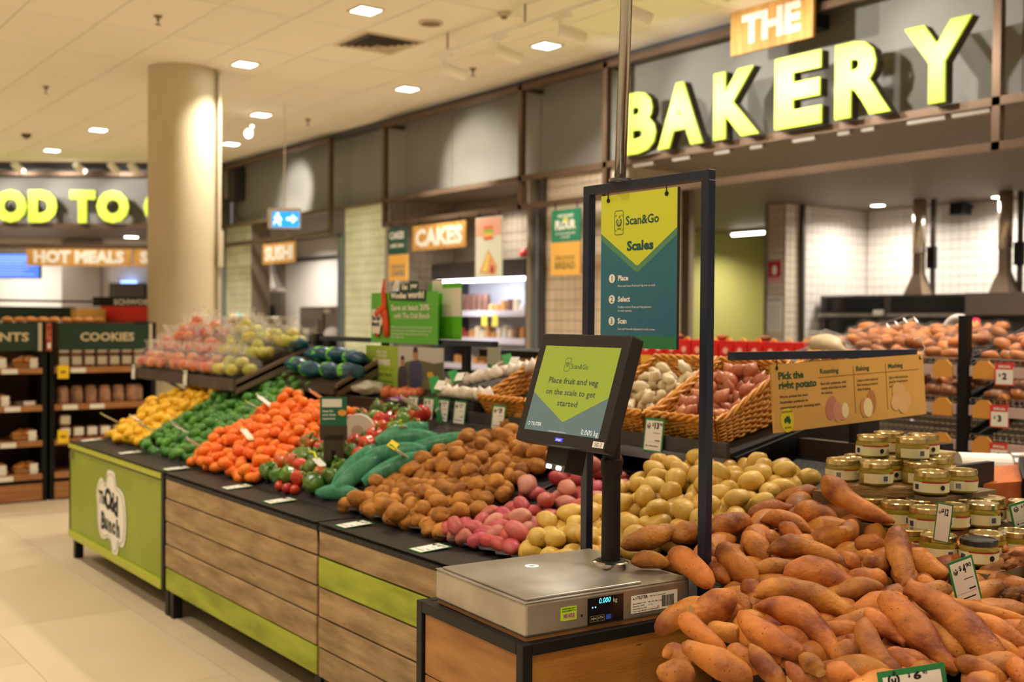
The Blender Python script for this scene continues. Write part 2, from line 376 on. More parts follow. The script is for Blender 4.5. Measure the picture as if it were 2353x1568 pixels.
# ---- food-to-go front, turned towards the aisle
FG = FR((6.62, 16.5, 0), (.80, -.60, 0))
fw_ = struct(MB().box(-7, .1, 2.95, CEIL, -.35, -.25).build('wall_food', GREYPANEL)); fw_.matrix_basis = FG
o = struct(MB().box(-7, .1, CEIL-.06, CEIL+.02, -.25, .02).build('trim_11', mat('slate_trim', (0, 0, 0)))); o.matrix_basis = FG
ff = thing('bronze_sign_frame', 'bronze tube frame carrying the lime food to go letters beyond the column', 'frame', M=FG)
for z in (3.72, 2.92, 2.60): MB().box(-7, 0, z-.03, z+.03, -.03, .03).build('rail', BRONZE, ff)
for x in (-.02, -4.6): MB().box(x-.03, x+.03, 2.6, 3.75, -.03, .03).build('post', BRONZE, ff)
o = struct(MB().box(-9, -.1, 2.93, 2.95, -7, -.25).build('ceiling_food', SOFFIT)); o.matrix_basis = FG
o = struct(MB().box(-9, -.95, 0, 2.93, -3.1, -3.0).build('wall_food_back', KW)); o.matrix_basis = FG
for i, (x0, x1) in enumerate(((-3.6, -2.9), (-2.05, -1.98), (-1.02, -.95))):
    o = struct(MB().box(x0, x1, 0, 2.9, -3.0, -2.9).build('trim_%d' % (12+i), mat('kitchen_steel', (0, 0, 0)) if i == 0 else mat('dark_steel', (0, 0, 0)))); o.matrix_basis = FG
o = thing('kitchen_hood', 'grey wall box with a blue lamp on the white wall below HOT MEALS', 'box', M=FG @ Matrix.Translation((-2.38, 1.98, -2.95)))
MB().box(-.31, .31, -.15, .15, 0, .2).build('body', mat('dark_steel', (0, 0, 0)), o); MB().box(-.12, .12, .15, .19, 0, .15).build('lamp', mat('blue_lamp', (130, 170, 255), .5, emit=3), o)
# ================================================================== fittings on the ceiling
lamp_names = {(4.23, 7.6): 'square ceiling downlight nearest the air vent, on the left of it', (6.0, 7.6): 'square ceiling downlight behind the white track spots, left of the steel pole',
 (4.23, 9.9): 'square ceiling downlight just right of the column top', (6.0, 9.9): 'square ceiling downlight below the air vent, close to the slate fascia',
 (5.42, 12.22): 'square ceiling downlight above the hanging exit sign', (6.0, 14.5): 'square ceiling downlight right of the column above the sushi frame',
 (4.23, 14.5): 'larger of the two far square ceiling downlights left of the column', (4.23, 16.7): 'farthest square ceiling downlight, above the food to go letters'}
for (x, y), lb in lamp_names.items():
    t = thing('ceiling_downlight', lb, 'light', (x, y, CEIL), group='square ceiling downlights')
    f = MB()
    for a, b, c, d in ((-.11, .11, -.11, -.09), (-.11, .11, .09, .11), (-.11, -.09, -.09, .09), (.09, .11, -.09, .09)): f.box(a, b, c, d, -.012, .0)
    f.build('frame', WHITE, t); MB().box(-.09, .09, -.09, .09, -.008, -.002).build('diffuser', LAMP, t)
t = thing('air_vent', 'square louvred air vent in the ceiling', 'vent', (4.83, 8.45, CEIL))
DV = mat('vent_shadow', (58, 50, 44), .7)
MB().box(-.29, .29, -.29, .29, -.006, 0).build('backing', mat('vent_frame', (206, 190, 168), .6), t)
for i in range(5):
    a = .25-i*.045
    f = MB()
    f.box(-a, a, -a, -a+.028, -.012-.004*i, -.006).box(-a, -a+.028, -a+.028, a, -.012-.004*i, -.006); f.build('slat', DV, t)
    MB().box(-a+.03, a, a-.02, a, -.012-.004*i, -.006).box(a-.02, a, -a+.03, a-.02, -.012-.004*i, -.006).build('slat', mat('vent_frame', (0, 0, 0)), t)
t = thing('ceiling_speaker', 'round flush speaker grille in the ceiling right of the vent', 'speaker', (4.82, 7.6, CEIL))
MB().lathe([(.10, 0), (.10, -.012), (.085, -.016)], 28).build('rim', mat('vent_frame', (0, 0, 0)), t); MB().lathe([(.08, -.016), (.01, -.02)], 24).build('grille', mat('speaker_mesh', (128, 108, 84), .7), t)
t = thing('smoke_detector', 'small round smoke detector in the ceiling near the track spots', 'detector', (5.11, 7.0, CEIL))
MB().lathe([(.055, 0), (.05, -.02), (.03, -.035)], 20).build('base', mat('vent_frame', (0, 0, 0)), t); MB().lathe([(.028, -.035), (.02, -.05)], 16).build('sensor', mat('speaker_mesh', (0, 0, 0)), t)
for (x, y), lb in (((3.02, 8.77), 'brass ceiling sprinkler at the upper left, nearest of all'), ((3.02, 12.16), 'ceiling sprinkler left of the column'), ((6.01, 8.73), 'ceiling sprinkler under the track spots'), ((5.99, 12.16), 'ceiling sprinkler right of the exit sign rod')):
    t = thing('sprinkler', lb, 'sprinkler', (x, y, CEIL), group='ceiling sprinklers')
    MB().lathe([(.035, 0), (.03, -.012), (.012, -.014), (.012, -.04)], 14).build('rose', mat('speaker_mesh', (0, 0, 0)), t); MB().lathe([(.004, -.04), (.004, -.065), (.022, -.067), (.022, -.071)], 14).build('deflector', mat('sprinkler_metal', (96, 76, 66), .4, metal=.6), t)
t = thing('smoke_detector', 'brown round detector in the ceiling above the food to go sign', 'detector', (3.6, 15.47, CEIL)); MB().lathe([(.06, 0), (.06, -.03), (.03, -.05)], 20).build('base', mat('sprinkler_metal', (0, 0, 0)), t); MB().lathe([(.028, -.05), (.02, -.06)], 12).build('sensor', BLK, t)
# spot tracks
TRK = mat('track_white', (246, 242, 230), .5)
def spot_head(tr, p, aim, lit=False, h=.20, r=.048):
    d = (Vector(aim)-Vector(p)).normalized(); a = Vector(p); q = tr.matrix_basis.inverted() @ a
    o = link('spot_head', MB().tube([(0, 0, 0), (0, 0, .005), (0, 0, h)], [r*.8, r, r], 18).mesh('spot_head', TRK, False), tr); o.location = q; o.rotation_euler = (tr.matrix_basis.to_3x3().inverted() @ d).to_track_quat('Z', 'Y').to_euler()
    MB().lathe([(r*.82, h+.001), (r*.5, h+.002)], 16).build('lens', LAMP if lit else mat('speaker_mesh', (0, 0, 0)), o)
t = thing('track_light', 'white ceiling track of spotlights aimed at the lime bakery letters', 'track light', (5.1, 6.0, 3.70))
MB().box(5.08, 5.115, 3.6, 8.05, 3.715, 3.745).build('track', TRK, t, world=True)
for y in (7.78, 6.72, 5.4, 4.2): MB().tube([(5.1, y, 3.74), (5.1, y, CEIL)], .007).build('hanger', mat('speaker_mesh', (0, 0, 0)), t, world=True)
for y in (7.83, 7.07, 6.3, 5.62, 4.9):
    MB().box(5.085, 5.11, y-.12, y+.06, 3.68, 3.72).build('driver', TRK, t, world=True)
    MB().tube([(5.1, y, 3.69), (5.1, y, 3.61)], .01).build('stem', TRK, t, world=True)
    spot_head(t, (5.1, y, 3.61), (5.75, y-.32, 3.38))
t = thing('track_light', 'white ceiling track right of the column with one bright lit spot head', 'track light', (5.4, 13, 3.72))
MB().box(5.33, 5.36, 12.3, 15.6, 3.74, 3.765).build('track', TRK, t, world=True); MB().tube([(5.34, 13, 3.76), (5.34, 13, CEIL)], .007).build('hanger', TRK, t, world=True)
spot_head(t, (5.36, 12.45, 3.70), (4.2, 9.6, 2.9), True, .14, .05)
t = thing('track_light', 'white ceiling track of spotlights in front of the food to go letters', 'track light', M=FG @ Matrix.Translation((-2.2, 3.80, .9)))
MB().box(-2.6, 1.6, -.012, .012, -.015, .015).build('track', TRK, t)
for x in (-1.65, -.62, .40, 1.02, 1.5): MB().tube([(x, 0, 0), (x, CEIL-3.80, 0)], .008).build('hanger', TRK, t)
for x in (-1.55, -.55, .35, .86, 1.15):
    a = t.matrix_basis @ Vector((x, -.05, 0)); b = t.matrix_basis @ Vector((x+.25, -.5, -.75)); spot_head(t, a, b, False, .2, .055)
for x in (-2.7, -1.9, -1.1, -.4, .5):
    a = t.matrix_basis @ Vector((x, -.1, 0)); b = t.matrix_basis @ Vector((x+.3, -.55, -1)); light('SPOT', a, 55, (1, .9, .8), .05, b, 70, .7)
# steel pole and hanging exit sign
t = thing('steel_pole', 'slightly leaning stainless steel pole rising from the scanning sign frame to the ceiling', 'pole', (1.98, 2.19, 1.87))
MB().tube([(1.98, 2.19, 1.868), (1.93, 2.055, CEIL)], .0155, 20).build('tube', mat('pole_steel', (158, 156, 154), .2, metal=1), t, smooth=True, world=True)
MB().lathe([(.03, 0), (.03, .008), (.018, .012)], 20, (1.98, 2.19, 1.868)).build('flange', mat('pole_steel', (0, 0, 0)), t, smooth=False, world=True)
t = thing('exit_sign', 'blue and white lit exit sign with an arrow, hanging by a rod', 'sign', M=FR((5.4, 11.55, 2.63), (.80, -.60, 0)))
MB().box(-.18, .18, -.11, .115, -.05, 0).build('housing', mat('exit_white', (226, 220, 208), .5), t)
MB().box(-.13, .17, -.095, .075, 0, .004).build('lit_panel', mat('exit_blue', (30, 140, 225), .4, emit=1.2), t)
MB().tube([(.0, .11, -.02), (.0, 1.26, -.02)], .008).build('rod', mat('exit_white', (0, 0, 0)), t)
mb = MB().poly([(.03, -.02), (.09, -.02), (.09, -.055), (.15, -.005), (.09, .045), (.09, .01), (.03, .01)], .004, .006).poly(disc(-.07, .045, .018, 12), .004, .006).poly([(-.1, .025), (-.04, .02), (-.02, -.02), (-.045, -.03), (-.03, -.075), (-.05, -.08), (-.075, -.03), (-.11, -.07), (-.12, -.055), (-.09, -.01), (-.11, .005)], .004, .006)
mb.build('pictogram', mat('exit_glow', (215, 235, 255), .5, emit=1.6), t)
t = thing('wall_speaker', 'dark grey loudspeaker box at the far left end of the slate fascia', 'speaker', (6.72, 16.2, 3.3))
MB().box(6.66, 6.84, 16.0, 16.4, 3.3, 3.8).build('cabinet', mat('dark_box', (58, 54, 50), .5), t, bevel=.01, world=True); MB().box(6.64, 6.66, 16.2, 16.39, 3.33, 3.77).build('front_grille', mat('grey_box', (120, 114, 104), .5), t, world=True)
MB().tube([(6.8, 16.2, 3.3), (6.75, 16.15, 3.12), (6.8, 16.05, 3.0)], .01).build('cable', BLK, t, world=True)
# shop letters
LET = mat('lime_letter_face', (196, 222, 72), .35, emit=.34, ecol=(198, 224, 66)); LETS = mat('letter_side', (66, 60, 52), .5)
def letters(par, text, xs, w, h, z0, d, zoff, wds=None, bold=.032):
    for i, (c, x) in enumerate(zip(text, xs)):
        wd = wds[i] if wds else w
        vs, fs = glyphs(c, 1, bold, .1, .018)
        x0, x1 = min(v.x for v in vs), max(v.x for v in vs); y0, y1 = min(v.y for v in vs), max(v.y for v in vs); a, b = min(v.z for v in vs), max(v.z for v in vs)
        def mk(n, m, za, zb, p, k):
            mb = MB().add([((v.x-(x0+x1)/2)*wd*k/(x1-x0)+x, z0+h/2+(v.y-(y0+y1)/2)*h*k/(y1-y0), za+(v.z-a)/(b-a)*(zb-za)) for v in vs], fs)
            return mb.build(n, m, p)
        o = mk('letter', LETS, zoff, zoff+d*.8, par, 1.0); mk('letter_face', LET, zoff+d*.8+.001, zoff+d, o, 1.0)
t = thing('illuminated_sign', 'large lime letters reading BAKERY standing on the bronze rail', 'sign', M=FR((6.6, 0, 0), WALLR))
letters(t, 'BAKERY', (-6.955, -6.46, -5.865, -5.27, -4.72, -4.155), .46, .52, 2.925, .10, .02, (.43, .5, .45, .42, .45, .48))
t = thing('illuminated_sign', 'lime letters reading FOOD TO GO on the far wall, cut by the column', 'sign', M=FG)
letters(t, 'FOODTOGO', (-4.2, -3.7, -3.15, -2.66, -2.05, -1.585, -.88, -.36), .46, .50, 2.955, .1, .02, (.36, .49, .49, .44, .39, .49, .47, .49), .055)
t = thing('timber_sign', 'small timber board with white letters reading THE above the lime letters', 'sign', M=FR((6.5, 5.545, 3.72), WALLR))
for i in range(5): MB().box(-.39+i*.156, -.235+i*.156, -.165, .19, -.03, 0).build('board', WOODSIGN, t)
words(t, WTXT, [('THE', 0, -.085, .2, 'c', .05, 0, .56)], .002)
MB().box(-.3, .3, -.05, .05, -.3, -.03).build('bracket', BLK, t)
# hanging boards below the rail: real flat boards on hooks
def board(name, lb, y0, y1, z0, z1, m, x=6.56, hooks=True, cat='sign', nb=1):
    t = thing(name, lb, cat, M=FR((x, (y0+y1)/2, (z0+z1)/2), WALLR)); w_, h_ = abs(y1-y0), z1-z0
    for i in range(nb): MB().box(-w_/2+i*w_/nb+.001, -w_/2+(i+1)*w_/nb-.001, -h_/2, h_/2, -.015, 0).build('board', m, t)
    if hooks:
        for s in (-1, 1): MB().tube([(s*w_*.38, h_/2-.01, -.008), (s*w_*.38, h_/2+.06, -.008)], .006, 6).build('hook', BLK, t)
    return t, w_, h_
t, a, b = board('timber_sign', 'timber board reading CAKES hanging from the bronze rail', 9.64, 10.70, 2.275, 2.55, WOODSIGN, nb=6); words(t, WTXT, [('CAKES', 0, -.085, .175, 'c', .05, 0, .94)])
t, a, b = board('timber_sign', 'timber board reading SUSHI hanging beyond the exit sign', 13.68, 14.72, 2.27, 2.55, WOODSIGN, nb=6); words(t, WTXT, [('SUSHI', 0, -.085, .175, 'c', .05, 0, .9)])
t, a, b = board('hanging_poster', 'dark green poster reading CAKES by the alcove edge', 10.84, 11.24, 2.255, 2.555, DKGRN); words(t, WTXT, [('CAKES', 0, .03, .075, 'c', .04, 0, .32), ('with love', 0, -.07, .05, 'c', .03, 0, .3)])
ORP = mat('amber_card', (232, 178, 84), .6)
t, a, b = board('hanging_poster', 'amber poster reading DELICIOUS CAKES below the dark green one', 10.81, 11.22, 1.95, 2.25, ORP, hooks=False); words(t, GREY, [('DELICIOUS', 0, -.01, .045, 'c', .03, 0, .3), ('CAKES', 0, -.09, .06, 'c', .04, 0, .3)])
t, a, b = board('hanging_poster', 'green poster reading FLOUR beside the blue sign frame', 7.79, 8.21, 2.24, 2.54, mat('flour_green', (40, 128, 96), .6)); words(t, WTXT, [('WE FOUND', 0, .075, .03, 'c', .03), ('FLOUR', 0, -.03, .075, 'c', .06, 0, .3), ('for all your baking needs', 0, -.08, .02, 'c', .02), ('in this aisle', 0, -.115, .02, 'c', .02)]); MB().poly(disc(0, .055, .04, 14, .018), .001, .002).build('leaf_print', LIME, t)
t, a, b = board('hanging_poster', 'amber poster reading DELICIOUS BREAD below the green FLOUR poster', 7.79, 8.22, 1.93, 2.235, ORP, hooks=False); words(t, mat('olive_ink', (150, 128, 60), .7), [('DELICIOUS', 0, -.01, .04, 'c', .03, 0, .28), ('BREAD', 0, -.09, .06, 'c', .05, 0, .3)])
t, a, b = board('hanging_poster', 'tall pastel poster with a slice of layered cake', 9.0, 9.46, 1.935, 2.555, mat('poster_pastel', (222, 224, 206), .6)); MB().box(-.22, .22, .12, .30, .001, .0015).build('pink_print', mat('poster_pink', (232, 172, 150), .6), t)
for i, c in enumerate(((226, 110, 80), (236, 196, 90), (150, 190, 90), (226, 110, 80))):
    MB().box(-.08, .08, .08+i*.035, .113+i*.035, .002, .003).build('cake_print', mat('cake_print_%d' % (i % 3), c, .6), t)
MB().poly([(-.15, -.25), (.12, -.28), (.16, -.2), (0, -.02)], .002, .003).build('slice_print', mat('slice_print', (226, 160, 110), .6), t)
MB().poly([(-.10, -.24), (-.02, -.25), (.03, -.08), (0, -.05)], .003, .004).build('slice_print', mat('slice_print2', (236, 214, 110), .6), t); MB().poly([(.04, -.26), (.1, -.26), (.1, -.2), (.05, -.18)], .003, .004).build('slice_print', mat('slice_print3', (170, 60, 70), .6), t)
# hot meals, far left
def fboard(lb, x0, x1, z0, z1, txt, wd, nb):
    t = thing('timber_sign', lb, 'sign', M=FG @ Matrix.Translation(((x0+x1)/2, (z0+z1)/2, 0)))
    w_, h_ = x1-x0, z1-z0
    for i in range(nb): MB().box(-w_/2+i*w_/nb+.001, -w_/2+(i+1)*w_/nb-.001, -h_/2, h_/2, .0, .02).build('board', WOODSIGN, t)
    words(t, WTXT, [(txt, 0, -.085, .17, 'c', .06, 0, wd)], .022)
    for s in (-1, 1): MB().tube([(s*w_*.4, h_/2, .01), (s*w_*.4, h_/2+.03, .01)], .008, 6).build('hook', BLK, t)
fboard('timber board reading HOT MEALS below the food to go letters', -2.95, -1.33, 2.30, 2.585, 'HOT MEALS', 1.4, 8)
fboard('timber board beside HOT MEALS, its text hidden behind the column after S', -1.30, -.2, 2.30, 2.585, 'SALADS', .9, 6)
t = thing('menu_screen', 'blue lit menu screen at the far left', 'screen', M=FG @ Matrix.Translation((-3.3, 2.31, -.3)))
MB().box(-.6, .43, -.2, .2, -.05, 0).build('case', BLK, t); MB().box(-.58, .41, -.185, .185, 0, .003).build('display', mat('blue_screen', (78, 122, 232), .4, emit=.9), t)
for i in range(7): MB().box(-.5, .33-(i % 3)*.08, .13-i*.045, .142-i*.045, .003, .005).build('text_line', mat('screen_text', (150, 180, 250), .4, emit=.9), t)
# recessed soffit lamps
for (p, lb) in (((11.42, 8.07, 2.92), 'round white downlight in the bakery soffit by the tiled corner'), ((11.66, 6.68, 2.92), 'round white downlight in the bakery soffit at the right edge')):
    t = thing('soffit_downlight', lb, 'light', p); MB().lathe([(.1, 0), (.1, -.012), (.08, -.014)], 24).build('rim', WHITE, t); MB().lathe([(.078, -.015), (.01, -.016)], 20).build('diffuser', LAMP, t)
for (x, z, lb) in ((-2.0, .0, 'left'), (-1.15, .5, 'right')):
    t = thing('soffit_downlight', 'round white downlight above the hot meals sign, the %s one' % lb, 'light', M=FG @ Matrix.Translation((x-.1, 2.925, -2.2-z*.6)))
    MB().tube([(0, 0, 0), (0, -.015, 0)], .13, 20).build('rim', WHITE, t); MB().tube([(0, -.016, 0), (0, -.02, 0)], .11, 20).build('diffuser', LAMP, t)
t = thing('soffit_downlight', 'round white downlight above the sushi board', 'light', (8.2, 17.2, 2.92)); MB().lathe([(.1, 0), (.1, -.02)], 20).build('rim', WHITE, t); MB().lathe([(.09, -.021), (.01, -.022)], 20).build('diffuser', LAMP, t)
# ================================================================== the produce bench
PINE = mat('weathered_pine', (172, 144, 104), .6, col2=(128, 102, 66), scale=5, stretch=(6, 1, 6), lo=.3, hi=.68, bump=.15, bscale=30, rnd=.08, spots=((104, 76, 48), 5, .09))
LIMEWOOD = mat('lime_stained_pine', (166, 176, 50), .55, col2=(136, 146, 34), scale=4, stretch=(5, 1, 5), bump=.1, rnd=.05)
LIMEP = mat('lime_panel', (140, 158, 10), .4, col2=(130, 146, 6), scale=3)
LIMEL = mat('lime_lip', (172, 180, 48), .4)
BX = 1.78
def bed_z(x, s): return .79 + max(0, x-1.95)*s
def bench(lb, y0, y1, slope, front):
    t = thing('produce_bench', lb, 'bench', (BX+.5, (y0+y1)/2, FZ))
    MB().box(BX+.035, 3.3, y0+.01, y1-.01, .245, .30).build('base_board', BLK, t, world=True)
    MB().box(BX+.03, BX+.06, y0+.01, y1-.01, .30, .76).build('backing_board', mat('bench_core', (60, 48, 36), .7), t, world=True)
    for x in (BX+.04, 3.2):
        for y in (y0+.03, y1-.03): MB().box(x-.022, x+.022, y-.022, y+.022, FZ, .25).build('leg', BLK, t, world=True)
    # ledge and sloping liner
    mb = MB(); n = 10; xs = [BX-.004, BX+.012, 1.93, 1.95] + [1.95+(2.95-1.95)*i/n for i in range(1, n+1)]
    zs = [.775, .788, .790, .79] + [bed_z(x, slope) for x in xs[4:]]
    vs = []; 
    for x, z in zip(xs, zs): vs += [(x, y0+.004, z), (x, y1-.004, z)]
    k = len(xs); vs += [(3.0, y0+.004, .3), (3.0, y1-.004, .3), (BX+.06, y0+.004, .3), (BX+.06, y1-.004, .3)]
    fs_ = [(2*i, 2*i+2, 2*i+3, 2*i+1) for i in range(k+1)] + [(2*k+2, 0, 1, 2*k+3), tuple(range(0, 2*k+4, 2))[::-1], tuple(range(1, 2*k+4, 2))]
    mb.add(vs, fs_).build('display_bed', BED, t, world=True)
    MB().box(BX-.006, 1.93, y0+.006, y1-.006, .7895, .7925).build('ledge', BLKP, t, world=True)
    front(t, y0, y1)
    return t
def planks(cols):
    def f(t, y0, y1):
        h = (.778-.248)/5
        for i, c in enumerate(cols):
            z1 = .778-i*h
            MB().box(BX-.002-(i % 2)*.002, BX+.026, y0+.006, y1-.006, z1-h+.004, z1-.002).build('plank', c, t, world=True, bevel=.003)
    return f
def odd_panel(t, y0, y1):
    MB().box(BX, BX+.026, y0+.03, y1-.012, .25, .775).build('front_panel', LIMEP, t, world=True)
    MB().box(BX-.012, BX+.02, y0+.03, y1-.01, .758, .782).build('top_lip', LIMEL, t, world=True); MB().box(BX-.012, BX+.02, y0+.03, y1-.01, .245, .285).build('bottom_lip', LIMEL, t, world=True)
    MB().box(BX-.008, BX+.03, y0, y0+.035, .245, .786).build('corner_post', BLK, t, world=True); MB().box(BX-.004, BX+.03, y1-.012, y1, .245, .786).build('corner_post', BLK, t, world=True)
    MB().box(BX-.015, BX-.0, y1-.09, y1-.05, .70, .735).build('clip', CHROME, t, world=True)
    q = MB(); M0 = FR((BX-.002, 5.86, .505), WALLR)
    lg = link('logo', None, t); lg.matrix_parent_inverse = wm(t).inverted() @ M0
    out = []
    P = [(0, .2), (.06, .19), (.085, .13), (.12, .125), (.2, .1), (.235, .03), (.245, -.06), (.22, -.14), (.17, -.165), (.13, -.155), (.115, -.20), (.07, -.225), (.02, -.21), (-.0, -.165), (-.05, -.15), (-.14, -.17), (-.2, -.14), (-.23, -.08), (-.235, 0), (-.25, .04), (-.23, .1), (-.17, .145), (-.1, .12), (-.085, .13), (-.06, .19)]
    n = len(P)
    for i in range(n):   # smooth the outline
        p0, p1, p2, p3 = (Vector(P[(i+k) % n]) for k in (-1, 0, 1, 2))
        for s in (0, .33, .67): out.append(.5*((2*p1)+(p2-p0)*s+(2*p0-5*p1+4*p2-p3)*s*s+(3*p1-p0-3*p2+p3)*s**3))
    MB().poly([(p[0], p[1]*1.02) for p in out], 0, .003).build('logo_shape', WHITE, lg)
    line = MB().tube([(p[0]*.9, p[1]*.92, .0035) for p in out] + [(out[0][0]*.9, out[0][1]*.92, .0035)], .0016, 4); line.build('logo_outline', GREY, lg)
    o = words(lg, INK, [('The', -.135, .015, .062, 'c', .05, .05), ('O', -.045, .0, .105, 'c', .05), ('d', .02, .0, .09, 'c', .06), ('d', .085, -.015, .095, 'c', .06), ('B', -.13, -.115, .085, 'c', .05), ('u', -.075, -.11, .075, 'c', .06), ('n', -.01, -.115, .075, 'c', .06), ('c', .05, -.115, .075, 'c', .06), ('h', .12, -.12, .08, 'c', .06)], .0036)
bench('far produce bench with a lime green front and the odd bunch badge', 5.06, 6.64, .42, odd_panel)
bench('middle produce bench with four pine planks and a lime bottom plank', 3.52, 5.055, .42, planks([PINE, PINE, PINE, PINE, LIMEWOOD]))
bench('near produce bench behind the scale cabinet, second plank lime', 1.93, 3.515, .27, planks([PINE, LIMEWOOD, PINE, PINE, PINE]))
# ---- back structure of the bench: uprights, sloped trays, rail
DKW = mat('dark_stained_wood', (58, 43, 33), .5, col2=(58, 43, 34), scale=5, stretch=(1, 6, 6))
DKG = mat('dark_grey_board', (86, 74, 66), .5, col2=(70, 60, 54), scale=6)
t = thing('display_riser', 'dark upright frame and rail at the back of the produce bench', 'frame', (2.9, 5.0, .8))
for y in (5.73, 7.35): MB().box(2.87, 2.915, y-.022, y+.022, .9, 1.42).build('upright', BLK, t, world=True)
MB().box(2.88, 2.915, 4.02, 5.73, 1.383, 1.408).build('rail', FRM, t, world=True)
for y in (5.05, 4.3): MB().box(2.92, 2.95, y-.018, y+.018, .9, 1.40).build('upright', BLK, t, world=True)
MB().box(2.96, 3.0, 1.95, 7.45, .8, 1.12).build('back_board', DKW, t, world=True)
def tray(lb, y0, y1, x0, z0, x1, z1, lip=.065, m=DKG):
    t = thing('sloped_tray', lb, 'tray', (x0, (y0+y1)/2, z0))
    MB().hexa([(x0, y0, z0-.02), (x1, y0, z1-.02), (x1, y1, z1-.02), (x0, y1, z0-.02), (x0, y0, z0), (x1, y0, z1), (x1, y1, z1), (x0, y1, z0)]).build('tray_board', DKW, t, world=True)
    MB().box(x0-.02, x0, y0, y1, z0-.035, z0+lip-.035).build('front_lip', m, t, world=True)
    for y in (y0, y1-.018): MB().hexa([(x0, y, z0-.05), (x1, y, z1-.06), (x1, y+.018, z1-.06), (x0, y+.018, z0-.05), (x0, y, z0+.02), (x1, y, z1+.02), (x1, y+.018, z1+.02), (x0, y+.018, z0+.02)]).build('side_board', mat('tray_side', (122, 102, 86), .5), t, world=True)
    for y in (y0+.02, y1-.04): MB().box(x0+.1, x1, y, y+.02, z0-.03, z0).build('support_arm', DKW, t, world=True)
    return t
a = tray('sloped dark tray at the far end holding bagged apples and pears', 5.72, 7.42, 2.40, 1.145, 2.86, 1.34)
MB().tube([(2.45, 7.0, 1.12), (2.8, 7.35, .95)], .012, 6).build('support_rod', mat('dark_steel', (0, 0, 0)), a, world=True)
tray('sloped dark tray beside the bagged apples, holding blue net bags', 4.98, 5.66, 2.62, 1.16, 2.87, 1.285, .03)
t = thing('onion_shelf', 'flat dark shelf board above the mandarins, holding bagged onions', 'shelf', (2.75, 5.0, 1.06))
MB().box(2.66, 3.0, 4.36, 5.70, 1.095, 1.115).build('board', DKW, t, world=True); MB().box(2.645, 2.66, 4.36, 5.70, 1.045, 1.125).build('front_lip', DKW, t, world=True)
for y in (5.66, 5.05): MB().box(2.64, 2.66, y-.02, y+.02, .93, 1.10).build('bracket', BLK, t, world=True)
# near shelf with baskets
sh = thing('basket_shelf', 'tilted black shelf carrying wicker baskets above the potatoes', 'shelf', (2.65, 3.3, 1.07))
SLO = .20
MB().hexa([(2.645, 2.40, 1.045), (3.35, 2.40, 1.045+.7*SLO), (3.35, 4.34, 1.045+.7*SLO), (2.645, 4.34, 1.045), (2.645, 2.40, 1.085), (3.35, 2.40, 1.085+.7*SLO), (3.35, 4.34, 1.085+.7*SLO), (2.645, 4.34, 1.085)]).build('shelf_board', BLKP, sh, world=True)
MB().box(2.628, 2.645, 2.40, 4.34, 1.07, 1.12).build('front_lip', SHELFM, sh, world=True)
MB().box(2.615, 2.63, 2.40, 4.34, 1.038, 1.072).build('ticket_rail', mat('rail_plastic', (96, 98, 108), .25, spec=.6), sh, world=True)
MB().hexa([(2.66, 2.385, .98), (3.4, 2.385, 1.12), (3.4, 2.40, 1.12), (2.66, 2.40, .98), (2.66, 2.385, 1.075), (3.4, 2.385, 1.235), (3.4, 2.40, 1.235), (2.66, 2.40, 1.075)]).build('side_board', BLKP, sh, world=True)
for y in (2.43, 4.3): MB().box(2.95, 3.0, y-.03, y+.03, .8, 1.1).build('support', BLK, sh, world=True)
t = thing('bin_end_panel', 'black end panel of the bench between the white potatoes and the jars', 'panel', (2.95, 2.0, .8))
MB().box(2.56, 3.38, 1.94, 1.965, .5, 1.06).build('panel', BLKP, t, world=True)
MB().box(2.95, 3.3, 2.0, 2.38, .8, 1.05).build('inner_panel', BLK, t, world=True)
MB().box(3.02, 3.08, 1.90, 1.96, .5, 1.14).build('corner_post', BLK, t, world=True)
# ================================================================== scale cabinet, scale, monitor, sign frame
CABW = mat('oiled_oak', (176, 124, 68), .5, col2=(140, 92, 44), scale=3, stretch=(2, 2, 9), lo=.3, hi=.75, bump=.2, bscale=45)
CABW2 = mat('oiled_oak_front', (176, 120, 52), .5, col2=(136, 86, 30), scale=3, stretch=(1, 2, 5), lo=.3, hi=.7, bump=.2, bscale=45, spots=((96, 60, 26), 6, .08))
CT = .815
cm_ = Matrix.Translation((1.417, 1.858, 0)) @ Matrix.Rotation(math.radians(-2.8), 4, 'Z')   # near corner of the cabinet; x right along its front, y away
t = thing('scale_cabinet', 'black steel framed cabinet with oak boards under the scale', 'cabinet', M=cm_)
W_, D_ = .62, .462; k = .026
for x in (0, W_-k):
    for y in (0, D_-k): MB().box(x, x+k, y, y+k, FZ, CT).build('frame_post', BLK, t, bevel=.002)
for (a, b, c, d, z) in ((k, W_-k, 0, k, CT), (k, W_-k, D_-k, D_, CT), (0, k, k, D_-k, CT), (W_-k, W_, k, D_-k, CT), (k, W_-k, 0, k, .2), (0, k, k, D_-k, .2)):
    MB().box(a, b, c, d, z-k, z).build('frame_rail', BLK, t, bevel=.002)
MB().box(k, W_-k, k, D_-k, CT-.012, CT-.002).build('top_board', BLKP, t)
for i, (z0, z1) in enumerate(((.64, .788), (.50, .637), (.36, .497), (.2, .357))): MB().box(.008, .02, k+.004, D_-k-.004, z0, z1).build('side_board', CABW, t, bevel=.002)
MB().box(k+.003, W_-k-.003, .008, .02, .2, CT-k-.002).build('front_board', CABW2, t)
